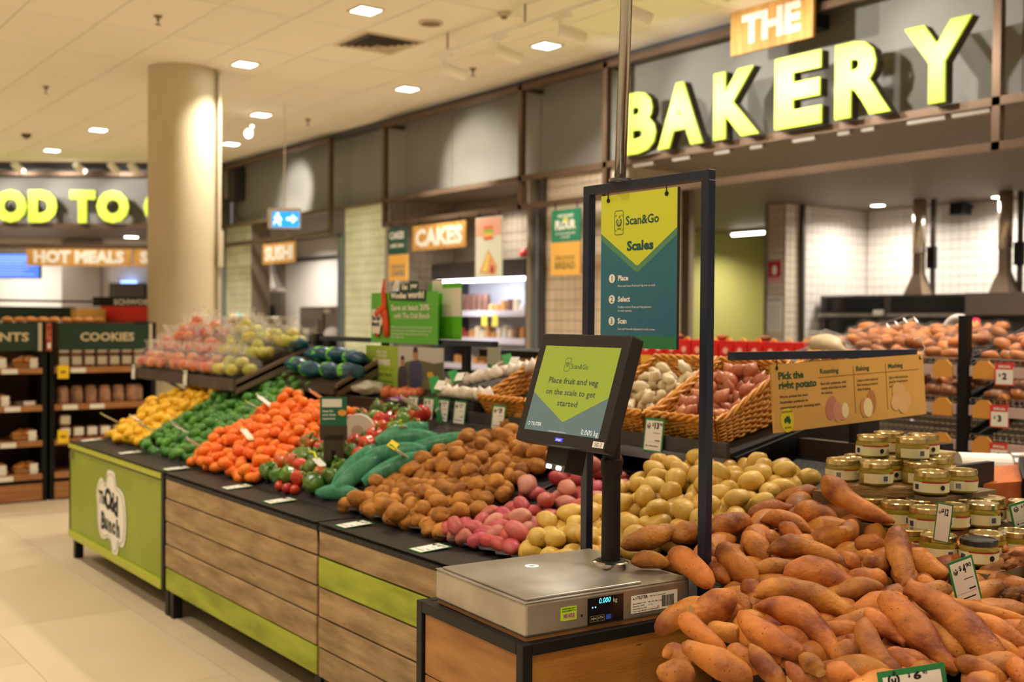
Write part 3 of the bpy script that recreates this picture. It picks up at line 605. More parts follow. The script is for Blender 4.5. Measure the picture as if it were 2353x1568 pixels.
# scale
sm = Matrix.Translation((1.436, 1.876, 0)) @ Matrix.Rotation(math.radians(-4.0), 4, 'Z')
s = thing('weighing_scale', 'stainless steel checkout scale on the black framed cabinet', 'scale', M=sm @ Matrix.Translation((0, 0, CT)))
SW, SD, SH = .464, .396, .086
MB().box(.004, SW-.004, .004, SD-.004, .0, .008).build('base_board', mat('plywood', (150, 104, 58), .7), s)
MB().box(0, SW, 0, SD, .008, SH-.004).build('housing', STEEL, s, bevel=.006)
MB().box(.0, SW, .0, SD, SH-.0045, SH-.003).build('top_skin', STEEL, s)
MB().box(.012, .330, .014, SD-.012, SH-.003, SH+.0025).build('platter', STEEL, s, bevel=.003)
o = MB().lathe([(.017, 0), (.017, .001), (.007, .001), (.007, 0)], 24, (.2, .275, SH+.0025), caps=False).build('level_dot', WHITE, s)
fM = lambda z=0: Matrix(((1, 0, 0, 0), (0, 0, 1, -z), (0, 1, 0, 0), (0, 0, 0, 1)))
pn = link('display_panel', MB().box(.165, .265, .012, .072, -.001, .0015).mesh('display_panel', mat('panel_glass', (24, 20, 22), .15, spec=.6)), s); pn.matrix_basis = Matrix(((1, 0, 0, 0), (0, 0, -1, 0), (0, 1, 0, 0), (0, 0, 0, 1)))
words(pn, mat('led_cyan', (90, 220, 250), .5, emit=1.6), [('0.000', .211, .058, .012, 'c', .0, .15, .032)], .002)
words(pn, mat('panel_white', (190, 186, 180), .5), [('kg', .241, .057, .009, 'c', .02), ('>0<', .181, .023, .006, 'c', .02), ('>T<', .201, .023, .006, 'c', .02)], .002)
MB().box(.216, .230, .020, .031, .0015, .002).build('button', mat('button_blue', (50, 84, 200), .4), pn)
for x in (.178, .186): MB().poly(disc(x, .051, .0018, 8), .0015, .002).build('indicator', mat('led_cyan', (0, 0, 0)), pn)
for x in (.171, .192):
    mb = MB()
    for q in ((x, x+.019, .019, .0196), (x, x+.019, .0314, .032), (x, x+.0006, .019, .032), (x+.0184, x+.019, .019, .032)): mb.box(*q, .0015, .002)
    mb.build('button_outline', mat('panel_olive', (150, 140, 70), .5), pn)
lb_ = link('inspection_label', MB().poly(rrect(.092, .135, .032, .062, .003), 0, .001).mesh('inspection_label', mat('label_lime', (176, 222, 40), .5)), s); lb_.matrix_basis = pn.matrix_basis
MB().box(.098, .131, .036, .048, .001, .0014).build('label_plate', mat('label_tan', (196, 160, 126), .5), lb_); words(lb_, INK, [('NSS 1672 J2', .1145, .039, .007, 'c', .02, 0, .028), ('INSTRUMENT VERIFIED UNDER THE', .1135, .0565, .0028, 'c', .03, 0, .036), ('NATIONAL MEASUREMENT ACT 1960', .1135, .0515, .0028, 'c', .03, 0, .036)], .0016)
r_ = link('rating_label', MB().box(.288, .425, .022, .062, 0, .001).mesh('rating_label', WHITE), s); r_.matrix_basis = pn.matrix_basis
words(r_, INK, [('TILITER', .304, .053, .007, 'l', .03, 0, .032), ('System Model: T1100', .292, .042, .003, 'l', .02), ('System SKU: 30270', .292, .036, .003, 'l', .02), ('System Serial No: 0018', .292, .030, .003, 'l', .02), ('Power rating: 100-240V AC 50-60Hz 60W', .292, .0245, .003, 'l', .02), ('Tiliter Pty Ltd, Sydney NSW', .340, .055, .003, 'l', .02), ('Min: 100 g  Max: 15 kg', .338, .042, .003, 'l', .02), ('e = 5 g', .338, .036, .003, 'l', .02)], .0013)
mb = MB(); x = .378
while x < .413: w2 = R.choice((.0006, .001, .0016)); mb.box(x, x+w2, .027, .053, .001, .0013); x += w2+R.choice((.0006, .001))
mb.build('barcode', INK, r_); MB().tube([(.293, .057, .0013), (.2965, .0535, .0013)], .0007, 4).tube([(.293, .0545, .0013), (.2945, .053, .0013)], .0007, 4).tube([(.2995, .0585, .0013), (.3025, .0555, .0013), (.2995, .0525, .0013)], .0007, 4).build('logo', INK, r_)
MB().tube([(.364, .026, .0013), (.371, .026, .0013), (.3675, .032, .0013), (.364, .026, .0013)], .0005, 4).build('warning_mark', INK, r_)
for x, z in ((.148, .038), (.276, .043)):
    o = MB().tube([(x, -.0005, z), (x, -.002, z)], .0032, 12).build('screw', CHROME, s)
# pole socket and pole are part of the monitor stand
PX, PY = .372, .185
m_ = thing('scanner_monitor', 'black touch monitor showing a lime welcome screen, on a black pole over the scale', 'monitor', M=sm @ Matrix.Translation((PX, PY, CT+SH)))
MB().lathe([(.044, -.003), (.044, .012), (.038, .0145)], 40).build('base_ring', CHROME, m_, smooth=False); MB().lathe([(.038, .0145), (.037, .016), (.024, .016)], 32).build('base_pad', mat('rubber', (40, 40, 40), .7), m_)
PB = mat('pole_black', (38, 35, 35), .6, spec=.25)
MB().lathe([(.0235, .014), (.0225, .225), (.0265, .226), (.0265, .262), (.0245, .265), (.0215, .265), (.0215, .43)], 32).build('pole', PB, m_, smooth=False)
# the screen: its own frame, x right (towards -Y), y up the tilted face
bl = Vector((1.645, 2.197, 1.2085)); br_ = Vector((1.645, 1.866, 1.2085)); tl = Vector((1.732, 2.210, 1.4700))
MW = (br_-bl).length; MH = (tl-Vector((1.732, 2.197, 1.47)) + Vector((1.732, 2.197, 1.47)) - bl).length
MH = (Vector((1.732, 2.197, 1.470))-bl).length
sc_M = FM(bl, br_-bl, Vector((1.732-1.645, 0, 1.470-1.2085)))
bz = link('bezel', MB().poly(rrect(0, MW, 0, MH, .008), -.038, 0).mesh('bezel', mat('monitor_plastic', (38, 35, 34), .5, spec=.3)), m_, True)
bz.matrix_parent_inverse = wm(m_).inverted() @ sc_M
bv = bz.modifiers.new('bevel', 'BEVEL'); bv.width = .004; bv.segments = 2
MB().box(.05, MW-.05, .02, MH-.05, -.06, -.038).build('back_shell', mat('monitor_plastic', (0, 0, 0)), bz)
MB().box(MW*.5-.02, MW*.5+.03, .02, .14, -.15, -.055).build('mount_arm', PB, bz)
sx0, sx1, sy0, sy1 = .0275, MW-.0275, .029, MH-.032
SCR = mat('screen_slate', (92, 118, 128), .25, emit=.10); SCL = mat('screen_lime', (140, 160, 60), .25, emit=.14, ecol=(150, 176, 64))
dp = MB().box(sx0, sx1, sy0, sy1, 0, .0008).build('display', SCR, bz)
mx = (sx0+sx1)/2
MB().poly([(sx0, sy1), (sx0, sy0+.095), (mx-.008, sy0+.031), (mx, sy0+.028), (mx+.008, sy0+.031), (sx1, sy0+.095), (sx1, sy1)][::-1], .0008, .0012).build('lime_field', SCL, dp)
SINK = mat('screen_ink', (74, 92, 74), .4)
words(dp, SINK, [('Place fruit and veg', mx, .150, .0145, 'c', .02, 0, .182), ('on the scale to get', mx, .122, .0145, 'c', .012, 0, .182), ('started', mx, .095, .0145, 'c', .012, 0, .074), ('Scan&Go', mx+.010, .188, .0125, 'c', .0, 0, .063)], .0016)
mb = MB(); a0 = mx-.036
for pp in (rrect(a0-.010, a0+.010, .181, .214, .004),): mb.tube([(p[0], p[1], .0016) for p in pp+pp[:1]], .0005, 4)
mb.tube([(a0+.005*math.cos(q), .199+.006*math.sin(q), .0016) for q in [PI*.75+i*PI*1.5/10 for i in range(11)]], .0007, 4); mb.tube([(a0-.002, .203, .0016), (a0, .197, .0016), (a0+.002, .203, .0016)], .0007, 4)
mb.build('phone_logo', SINK, dp)
words(dp, mat('screen_white', (200, 214, 214), .4, emit=.3), [('TILITER', sx0+.022, sy0+.012, .0085, 'l', .015), ('0.000 kg', sx1-.003, sy0+.004, .0125, 'r', .0), ('By continuing you accept the terms', mx-.01, sy0+.002, .0032, 'c', .0)], .0016)
MB().tube([(sx0+.014+.004*math.cos(q), sy0+.016+.004*math.sin(q), .0016) for q in [i*PI/6 for i in range(13)]], .0008, 4).build('round_logo', mat('screen_white', (0, 0, 0)), dp)
bd = MB().box(MW*.5-.012, MW*.5+.016, .0095, .0185, 0, .0008).build('maker_badge', mat('badge_blue', (60, 70, 225), .4, emit=.5), bz); words(bd, WTXT, [('simpr', MW*.5+.002, .0115, .006, 'c', .03, .1)], .001)
sg = MB().box(MW-.042, MW-.005, .008, .022, 0, .0006).build('sticker', WHITE, bz); words(sg, INK, [('SG 3', MW-.0235, .0105, .009, 'c', .0)], .001)
# camera lamp under the monitor
hM = FM((1.70, 2.075, 1.155), (-.1, -1, 0), (.25, 0, 1))
hd = link('camera_head', MB().poly(rrect(-.045, .045, -.018, .06, .006), -.03, .022).mesh('camera_head', PB), m_); hd.matrix_parent_inverse = wm(m_).inverted() @ hM
MB().box(-.043, .043, -.0175, -.003, .0221, .0228).build('face_plate', mat('face_grey', (96, 88, 80), .4), hd)
for x in (-.025, .018): MB().poly(rrect(x-.011, x+.011, -.016, -.006, .004), .0222, .0236).build('lamp', LAMP, hd)
light('SPOT', (1.695, 2.06, 1.135), 2.2, (1, .95, .86), .012, (1.62, 2.05, .9), 80, .6)
# ---- sign frame and hanging sign
t = thing('sign_stand', 'blue black square tube frame holding the hanging scales sign', 'frame', (1.98, 2.1, .8))
FX = 1.98; q = .024
MB().box(FX, FX+q, 1.873, 1.873+.026, .80, 1.845).build('post', FRM, t, bevel=.002, world=True)
MB().box(FX, FX+q, 2.314, 2.314+.026, .80, 1.845).build('post', FRM, t, bevel=.002, world=True)
MB().box(FX, FX+q, 1.873, 2.340, 1.845, 1.870).build('top_bar', FRM, t, bevel=.002, world=True)
SY0, SY1, SZ0, SZ1 = 1.981, 2.267, 1.432, 1.837
g = thing('hanging_sign', 'double sided lime and teal Scan&Go scales sign hung inside the blue black frame', 'sign', M=FR((FX+.004, SY1, SZ0), WALLR))
GW, GH = SY1-SY0, SZ1-SZ0
TEAL = mat('sign_teal', (44, 106, 132), .5, col2=(44, 112, 124), scale=3)
MB().box(0, GW, 0, GH, -.009, 0).build('board', mat('corflute_edge', (52, 42, 36), .6), g)
MB().box(0, GW, 0, GH, 0, .0006).build('teal_print', TEAL, g)
MB().box(0, GW, 0, .032, .0006, .0009).build('green_band', mat('sign_green', (44, 122, 74), .5), g)
mxx = GW*.5
def chev(y, d, r=.012):
    pts = [(0, GH), (0, y)]
    for i in range(7):
        s_ = -1+i/3; pts.append((mxx+s_*r, d+abs(s_)**2*r*(y-d)/mxx*.75))
    return (pts+[(GW, y), (GW, GH)])[::-1]
MB().poly(chev(GH-.118, GH-.208), .0006, .001).build('mid_green', mat('sign_midgreen', (84, 140, 112), .5), g)
MB().poly(chev(GH-.1, GH-.19), .001, .0014).build('lime_field', mat('sign_lime', (208, 216, 60), .5), g)
words(g, TEALTXT, [('Scan&Go', .098, GH-.083, .0225, 'l', .022, 0, .124), ('Scales', mxx+.01, GH-.150, .0235, 'c', .045, 0, .100)], .0018)
mb = MB(); pc = .072
pp = rrect(pc-.017, pc+.017, GH-.107, GH-.044, .006); mb.tube([(p[0], p[1], .0018) for p in pp+pp[:1]], .0008, 4)
mb.tube([(pc+.0095*math.cos(a_), GH-.074+.0105*math.sin(a_), .0018) for a_ in [PI*.72+i*PI*1.56/12 for i in range(13)]], .0013, 4)
mb.tube([(pc-.004, GH-.068, .0018), (pc-.004, GH-.080, .0018), (pc, GH-.084, .0018), (pc+.004, GH-.080, .0018), (pc+.004, GH-.068, .0018)], .0011, 4); mb.tube([(pc, GH-.063, .0018), (pc+.004, GH-.057, .0018)], .0015, 4)
for sx, sy in ((-1, 1), (1, 1), (-1, -1), (1, -1)): mb.tube([(pc+sx*.008, GH-.076+sy*.020, .0018), (pc+sx*.013, GH-.076+sy*.020, .0018), (pc+sx*.013, GH-.076+sy*.015, .0018)], .0006, 4)
for i in range(3): mb.box(pc-.006+i*.005, pc-.003+i*.005, GH-.094, GH-.089, .0012, .0018)
mb.build('phone_logo', TEALTXT, g)
for i, (ttl, sub_) in enumerate((('Place', ('Place each loose Fruit and Veg item on scale',)), ('Select', ('Confirm correct Fruit and Veg selection', 'or enter quantity')), ('Scan', ('Scan each barcode displayed on scale screen',)))):
    y = GH-.226-i*.0555-(0 if i < 2 else .002)
    b_ = MB().poly(disc(.046, y+.004, .0118, 24), .0009, .0016).build('number_badge', WTXT, g); words(b_, TEALTXT, [(str(i+1), .046, y-.003, .0145, 'c', .01)], .002)
    words(g, WTXT, [(ttl, .070, y-.002, .0135, 'l', .035)] + [(l_, .070, y-.019-k_*.0095, .0055, 'l', .005) for k_, l_ in enumerate(sub_)], .0016)
for x in (.029, GW-.037):
    e = MB().lathe([(.006, 0), (.006, .002), (.003, .003)], 16, (x, GH-.014, .0012)).build('eyelet', BLK, g)
    MB().tube([(x, GH-.014, .003), (x, GH+.004, .003), (x-.003, GH+.012, .0)], .0014, 6).build('cord', BLK, g)
# ---- cardboard potato sign on its bar
t = thing('sign_bar', 'short dark bar above the cardboard sign at the end of the basket shelf', 'bar', (3.0, 2.17, 1.40))
MB().box(2.40, 3.29, 2.165, 2.19, 1.392, 1.416).build('bar', FRM, t, world=True); MB().box(2.99, 3.01, 2.19, 2.21, 1.0, 1.41).build('arm', BLK, t, world=True)
CRD = mat('cardboard', (214, 166, 86), .75, col2=(204, 156, 78), scale=4)
CW, CH = .775, .20
a_ = Vector((2.525, 2.15, 1.374)); b_ = Vector((3.285, 2.155, 1.391))
g = thing('cardboard_sign', 'brown cardboard sign about picking the right potato, hung by cords', 'sign', M=FM(a_-Vector((0, 0, .0))+Vector((.02, -.012, -.195)), b_-a_, Vector((-.035, .06, 1))))
MB().box(0, CW, 0, CH, -.006, 0).build('board', CRD, g)
GT = mat('sign_green_ink', (36, 84, 52), .7); BT = mat('brown_ink', (70, 52, 30), .7); LNE = mat('line_ink', (150, 106, 46), .7)
words(g, GT, [('Pick the', .03, .155, .021, 'l', .035, 0, .115), ('right potato', .03, .127, .021, 'l', .035, 0, .175), ('Roasting', .225, .162, .015, 'l', .015, 0, .09), ('Baking', .405, .162, .015, 'l', .015, 0, .068), ('Mashing', .575, .162, .015, 'l', .015, 0, .08)])
words(g, BT, [(l_, x, y, .0075, 'l', .02, 0, w_) for l_, x, y, w_ in (("We've picked the best", .03, .100, .13), ('Australian potatoes to', .03, .084, .13), ('complement your cooking style.', .03, .068, .19), ('Red skin potatoes with', .225, .128, .125), ('creamy white flesh are best', .225, .114, .125), ('for roasting.', .225, .100, .055), ('Cream or yellow skins and', .405, .128, .11), ('flesh varieties are best for', .405, .114, .11), ('chips & baking.', .405, .100, .07), ('Light or white potatoes are', .575, .128, .105), ('great for all and best for', .575, .114, .105), ('mash & salads.', .575, .100, .045))], .0012)
mb = MB().box(.215, CW-.03, .150, .152, 0, .001)
for x in (.39, .56): mb.box(x, x+.002, .03, .178, 0, .001)
mb.build('rule_lines', LNE, g)
def prints(spec):
    for i_, (nm, c, cx, cy, rx, ry) in enumerate(spec): MB().poly(disc(cx, cy, rx, 20, ry), .0004, .0010+.00012*i_).build('potato_print', mat('print_'+nm, c, .7), g)
prints([('pink', (190, 122, 104), .265, .05, .024, .032), ('pink', (0, 0, 0), .275, .07, .022, .022), ('rose', (206, 140, 116), .3, .042, .022, .032), ('rose', (0, 0, 0), .325, .035, .02, .022), ('flesh', (232, 214, 160), .338, .044, .017, .024),
        ('tan', (178, 120, 66), .475, .060, .024, .038), ('tan2', (196, 142, 82), .435, .045, .02, .03), ('flesh', (0, 0, 0), .455, .044, .024, .03),
        ('buff', (214, 170, 110), .615, .085, .026, .03), ('buff', (0, 0, 0), .635, .078, .024, .03), ('buff2', (220, 178, 118), .605, .05, .026, .026), ('buff2', (0, 0, 0), .645, .04, .028, .028), ('buff', (0, 0, 0), .67, .055, .02, .024)])
yb = MB().poly(disc(.06, .034, .03, 28, .036), .0003, .001).build('grown_badge', mat('badge_yellow', (222, 204, 40), .6), g)
AU = [(-.013, -.004), (-.014, .002), (-.006, .007), (-.003, .010), (.001, .008), (.003, .010), (.004, .006), (.007, .011), (.010, .005), (.014, -.002), (.010, -.010), (.006, -.010), (.003, -.006), (-.003, -.004), (-.010, -.008)]
MB().poly([(.06+x*1.1, .034+y*1.2) for x, y in AU][::-1], .001, .0016).build('country_mark', GT, yb); words(yb, GT, [('AUSTRALIAN', .06, .056, .0055, 'c', .02), ('GROWN', .06, .009, .0055, 'c', .02)], .0014)
for x in (.025, CW-.018): MB().lathe([(.006, 0), (.006, .0015)], 14, (x, CH-.012, 0)).build('eyelet', INK, g)
MB().tube([(CW-.018, CH-.012, .002), (CW-.005, CH+.02, .012), (CW-.012, CH+.055, .0), (CW-.03, CH+.05, -.012)], .002, 6).build('cord', WHITE, g)
MB().tube([(.025, CH-.012, .002), (.027, CH+.03, -.002)], .0014, 6).build('cord', INK, g)
# ================================================================== loose produce
SWEET = mat('sweet_potato_skin', (206, 132, 58), .5, col2=(124, 64, 33), scale=12, det=10, lo=.38, hi=.66, bump=.5, bscale=55, rnd=.16, hue=.008, spots=((86, 50, 28), 75, .13), spec=.3)
SWCUT = mat('sweet_potato_cut', (226, 190, 130), .7, col2=(206, 164, 100), scale=60)
SP=[
((2.362,1.817,1.108),(2.343,1.737,1.059),(2.381,1.622,1.013),0.0293,0),
((2.456,2.064,1.001),(2.526,2.038,1.015),(2.588,1.999,1.019),0.023,0),
((2.292,2.011,0.979),(2.352,1.997,0.996),(2.411,1.96,0.999),0.022,2),
((2.381,1.931,1.002),(2.412,1.891,0.993),(2.45,1.84,0.981),0.0295,0),
((2.11,1.985,0.959),(2.173,1.972,0.978),(2.226,1.939,0.981),0.0325,0),
((2.245,1.93,0.984),(2.302,1.895,0.988),(2.322,1.829,0.961),0.023,0),
((2.233,1.857,0.989),(2.24,1.82,0.971),(2.243,1.79,0.957),0.0205,0),
((2.136,1.889,0.972),(2.134,1.848,0.949),(2.121,1.794,0.916),0.0275,0),
((2.201,1.917,0.968),(2.215,1.879,0.953),(2.235,1.848,0.945),0.0208,0),
((2.258,1.788,0.963),(2.306,1.753,0.963),(2.383,1.735,0.984),0.0242,0),
((1.999,1.841,0.965),(1.991,1.787,0.933),(1.994,1.717,0.897),0.0332,0),
((2.099,1.781,0.946),(2.184,1.734,0.955),(2.224,1.634,0.918),0.0267,0),
((2.011,1.745,0.917),(2.062,1.722,0.925),(2.113,1.69,0.928),0.0226,0),
((2.01,1.657,0.927),(2.084,1.603,0.927),(2.103,1.497,0.879),0.0334,0),
((2.136,1.574,0.93),(2.159,1.538,0.92),(2.197,1.52,0.925),0.0236,0),
((1.926,1.697,0.917),(1.92,1.67,0.9),(1.919,1.634,0.881),0.0199,0),
((1.861,1.614,0.906),(1.942,1.572,0.916),(1.997,1.458,0.878),0.0288,2),
((1.785,1.548,0.909),(1.846,1.475,0.894),(1.832,1.364,0.829),0.0271,0),
((1.723,1.665,0.877),(1.776,1.647,0.889),(1.836,1.647,0.913),0.0319,1),
((1.748,1.555,0.904),(1.749,1.489,0.869),(1.784,1.409,0.841),0.0269,0),
((1.683,1.66,0.885),(1.686,1.612,0.861),(1.704,1.547,0.833),0.0215,0),
((1.548,1.523,0.877),(1.573,1.464,0.856),(1.603,1.392,0.83),0.0268,0),
((1.662,1.451,0.875),(1.653,1.406,0.848),(1.651,1.354,0.82),0.0212,0),
((1.673,1.373,0.858),(1.671,1.35,0.845),(1.666,1.319,0.826),0.0125,0),
((2.352,1.594,1.013),(2.287,1.545,0.961),(2.228,1.478,0.902),0.0312,2),
((2.314,1.689,0.966),(2.333,1.659,0.957),(2.365,1.631,0.955),0.0236,0),
((2.45,1.669,0.984),(2.48,1.63,0.975),(2.501,1.61,0.972),0.0223,0),
((2.316,1.545,0.964),(2.321,1.493,0.938),(2.338,1.447,0.92),0.0259,0),
((2.25,1.612,0.932),(2.269,1.593,0.93),(2.279,1.571,0.922),0.021,0),
((2.047,1.364,0.952),(2.062,1.258,0.902),(2.04,1.141,0.831),0.0327,1),
((2.01,1.399,0.938),(1.993,1.313,0.886),(1.981,1.207,0.825),0.0299,0),
((1.957,1.404,0.907),(1.961,1.361,0.886),(1.962,1.309,0.859),0.0181,2),
((1.899,1.359,0.911),(1.853,1.308,0.866),(1.853,1.232,0.825),0.0259,0),
((2.249,1.465,0.928),(2.241,1.434,0.909),(2.237,1.401,0.89),0.0199,0),
((2.146,1.344,0.911),(2.191,1.286,0.898),(2.253,1.207,0.881),0.0172,0),
((2.117,1.259,0.906),(2.129,1.202,0.88),(2.141,1.146,0.856),0.0239,0),
((1.804,1.358,0.847),(1.833,1.348,0.854),(1.857,1.338,0.858),0.0247,0),
((1.735,1.391,0.854),(1.743,1.363,0.842),(1.741,1.343,0.831),0.0185,2),
((1.685,1.529,0.847),(1.692,1.504,0.837),(1.7,1.476,0.825),0.0177,0),
((1.564,1.579,0.838),(1.583,1.573,0.842),(1.579,1.545,0.826),0.0191,0),
((1.458,1.495,0.846),(1.483,1.473,0.845),(1.505,1.449,0.841),0.0248,0),
((1.991,1.108,0.876),(1.983,1.086,0.861),(1.964,1.059,0.839),0.0164,0),
((1.935,1.186,0.861),(1.957,1.148,0.85),(1.981,1.102,0.835),0.0195,0),
((1.9,1.31,0.857),(1.907,1.279,0.843),(1.917,1.246,0.83),0.0202,0),
((1.906,1.465,0.871),(1.925,1.434,0.863),(1.963,1.419,0.87),0.02,0),
((1.901,2.088,0.932),(1.98,2.063,0.95),(2.069,2.031,0.968),0.0265,0),
((1.835,1.978,0.918),(1.878,1.956,0.924),(1.907,1.915,0.913),0.0197,0),
((1.885,1.903,0.95),(1.902,1.845,0.927),(1.899,1.775,0.888),0.0296,0),
((2.028,2.025,0.943),(2.065,2.025,0.958),(2.1,2.022,0.97),0.0285,0),
((2.052,1.945,0.946),(2.05,1.925,0.934),(2.045,1.903,0.92),0.0166,0),
((1.963,1.84,0.927),(1.962,1.806,0.909),(1.958,1.775,0.891),0.0192,0),
((1.715,1.618,0.858),(1.742,1.59,0.853),(1.767,1.56,0.847),0.0201,0),
((2.236,1.678,0.947),(2.239,1.645,0.931),(2.242,1.618,0.918),0.0195,0),
((2.175,1.435,0.895),(2.228,1.414,0.905),(2.262,1.389,0.905),0.023,0),
((1.891,1.398,0.867),(1.894,1.365,0.851),(1.883,1.339,0.832),0.0178,0),
((2.046,1.315,0.892),(2.039,1.26,0.86),(2.029,1.221,0.836),0.0223,0),
((2.09,1.227,0.881),(2.097,1.183,0.86),(2.107,1.149,0.846),0.0191,0),
((1.755,1.347,0.836),(1.775,1.318,0.828),(1.795,1.282,0.817),0.0212,0),
((1.875,1.69,0.899),(1.872,1.657,0.88),(1.869,1.633,0.866),0.0196,0),
((2.269,1.655,0.944),(2.281,1.63,0.936),(2.305,1.618,0.939),0.0196,0)]
def sweet_mesh(pts, r, cut, seed):
    a, m, b = (Vector(p) for p in pts); L = (b-a).length
    if L < 2.9*r: k = 2.9*r/max(L, .001); a = m+(a-m)*k; b = m+(b-m)*k
    c = m*2-(a+b)/2; n = 16; rg = random.Random(seed)
    peak = rg.uniform(.38, .62); pw = rg.uniform(.36, .6); wob = [rg.uniform(-1, 1) for _ in range(4)]
    cen = []; rad = []
    for i in range(n+1):
        t = i/n; p = a*(1-t)**2+c*2*t*(1-t)+b*t*t
        u = t/peak*.5 if t < peak else .5+(t-peak)/(1-peak)*.5
        f = max(.0, math.sin(PI*min(max(u, 0), 1)))**pw
        if cut == 1: f = max(f, .58*(1-t)) if t < .4 else f
        if cut == 2: f = max(f, .52*t) if t > .6 else f
        f = f*(1+.10*math.sin(5*t+wob[0]*3)+.05*math.sin(11*t+wob[1]*3))
        cen.append(p); rad.append(max(r*f*1.07, r*.10))
    mb = MB().tube(cen, rad, 14); o = cen[n//2].copy()
    vs = []
    for i, v in enumerate(mb.v):
        v = Vector(v); k = noise.noise(v*20+Vector((seed, 0, 0)))*.17+noise.noise(v*60+Vector((0, seed, 0)))*.06
        ci = min(i//14, n); vs.append(cen[ci]+(v-cen[ci])*(1+k)-o)
    mb.v = [tuple(v) for v in vs]
    me = mb.mesh('sweet_potato', SWEET, True); me.materials.append(SWCUT)
    if cut == 1: me.polygons[-2].material_index = 1; me.polygons[-2].use_smooth = False
    if cut == 2: me.polygons[-1].material_index = 1; me.polygons[-1].use_smooth = False
    return me, o
SPL = {0: 'long bent sweet potato lying highest on the heap, pointing up beside the jars', 4: 'plump sweet potato just right of the blue black sign post', 10: 'thick rounded sweet potato standing upright right of the sign post',
 13: 'long dusky sweet potato in the middle of the heap, pointing down to the right', 16: 'golden sweet potato with a cut right end in the middle of the heap', 17: 'curved sweet potato below the golden one with the cut end',
 18: 'bulbous sweet potato with a pale cut end at the scale cabinet corner', 19: 'knobbly sweet potato below the bulbous one, pointing down right', 21: 'big golden sweet potato at the bottom left of the heap', 22: 'dark red narrow sweet potato standing at the bottom of the heap',
 23: 'thin pointed pale sweet potato at the bottom edge', 24: 'upright scarred sweet potato near the jars, its lower end snapped', 29: 'very long sweet potato running from the snapped one to the bottom right', 30: 'long broad sweet potato left of the very long one',
 31: 'slim sweet potato with a round cut end in the lower right', 32: 'upright sweet potato with a thick foot behind the price ticket at the bottom', 40: 'rounded sweet potato poking out in front of the cabinet at the lower left', 45: 'long dark sweet potato behind the scale, left of the sign post', 47: 'broad golden sweet potato behind the scale corner', 11: 'reddish sweet potato across the middle of the heap', 25: 'short sweet potato wedged left of the upright scarred one', 27: 'smooth sweet potato right of the upright scarred one', 26: 'reddish sweet potato under the twelve dollar ticket'}
for i, (p0, p1, p2, r, cut) in enumerate(SP):
    me, o = sweet_mesh((p0, p1, p2), r, cut, i+1)
    ob = item('sweet_potato', me, o, SPL.get(i, '%s sweet potato in the upper layer, %s, %s of the heap' % (('slim' if r < .021 else 'thick' if r > .026 else 'medium'), band(p1[1], 1.1, 2.0, ('at the bottom front', 'low in front', 'in the middle', 'towards the back', 'at the back edge')), band(p1[0]-.6*(p1[1]-1.4), 1.5, 2.7, ('far left', 'left part', 'centre', 'right part', 'far right')))), 'sweet potato', 'loose sweet potatoes')
# the lower layer of the same heap, seen in the gaps between the upper ones
rg = random.Random(77); SPC = (.1419, .1052, .4517)
fm_ = []
for i in range(8):
    L_ = rg.uniform(.13, .19); b_ = rg.uniform(-.02, .02); fm_.append(sweet_mesh(((-L_/2, 0, 0), (0, b_, .01), (L_/2, 0, 0)), rg.uniform(.024, .031), rg.choice((0, 0, 1)), 100+i)[0])
for i in range(11):
    for j in range(12):
        x, y = 1.62+i*.096, 1.0+j*.084+(.05 if i % 2 else 0)
        if x < 1.78 or x > 2.62 or (x < 2.0 and y > 1.79) or (x > 2.36 and y < 1.40) or x*.45-y < -1.22+0*(x) and x < 2: continue
        item('sweet_potato', rg.choice(fm_), (x+rg.uniform(-.02, .02), y+rg.uniform(-.02, .02), SPC[0]*x+SPC[1]*y+SPC[2]-.03+rg.uniform(-.012, .012)), 'sweet potato in the lower layer, %s, %s of the heap' % (band(y, 1.0, 1.9, ('at the bottom front', 'low in front', 'in the middle', 'towards the back', 'at the back edge')), band(x-.6*(y-1.4), 1.5, 2.7, ('far left', 'left part', 'centre', 'right part', 'far right'))), 'sweet potato', 'loose sweet potatoes', (rg.uniform(-.3, .3), rg.uniform(-.4, .2), rg.choice((-.6, -.9, -.3, .5))+rg.uniform(-.3, .3)), rg.uniform(1, 1.3))
# bin and liner under the heap
t = thing('sweet_potato_bin', 'black bin under the sweet potato heap at the end of the bench', 'bin', (2.0, 1.4, FZ))
SPC = (.1419, .1052, .4517)
def hz(x, y, d=.085): return SPC[0]*x+SPC[1]*y+SPC[2]-d
cs = [(1.90, .98), (2.42, .95), (2.56, 1.82), (1.93, 1.80), (1.86, 1.70)]
MB().add([(x, y, FZ) for x, y in cs]+[(x, y, hz(x, y)) for x, y in cs], [(4, 3, 2, 1, 0), (5, 6, 7, 8, 9)]+[(i, (i+1) % 5, 5+(i+1) % 5, 5+i) for i in range(5)]).build('bin_body', mat('bin_black', (30, 24, 22), .7), t, world=True)
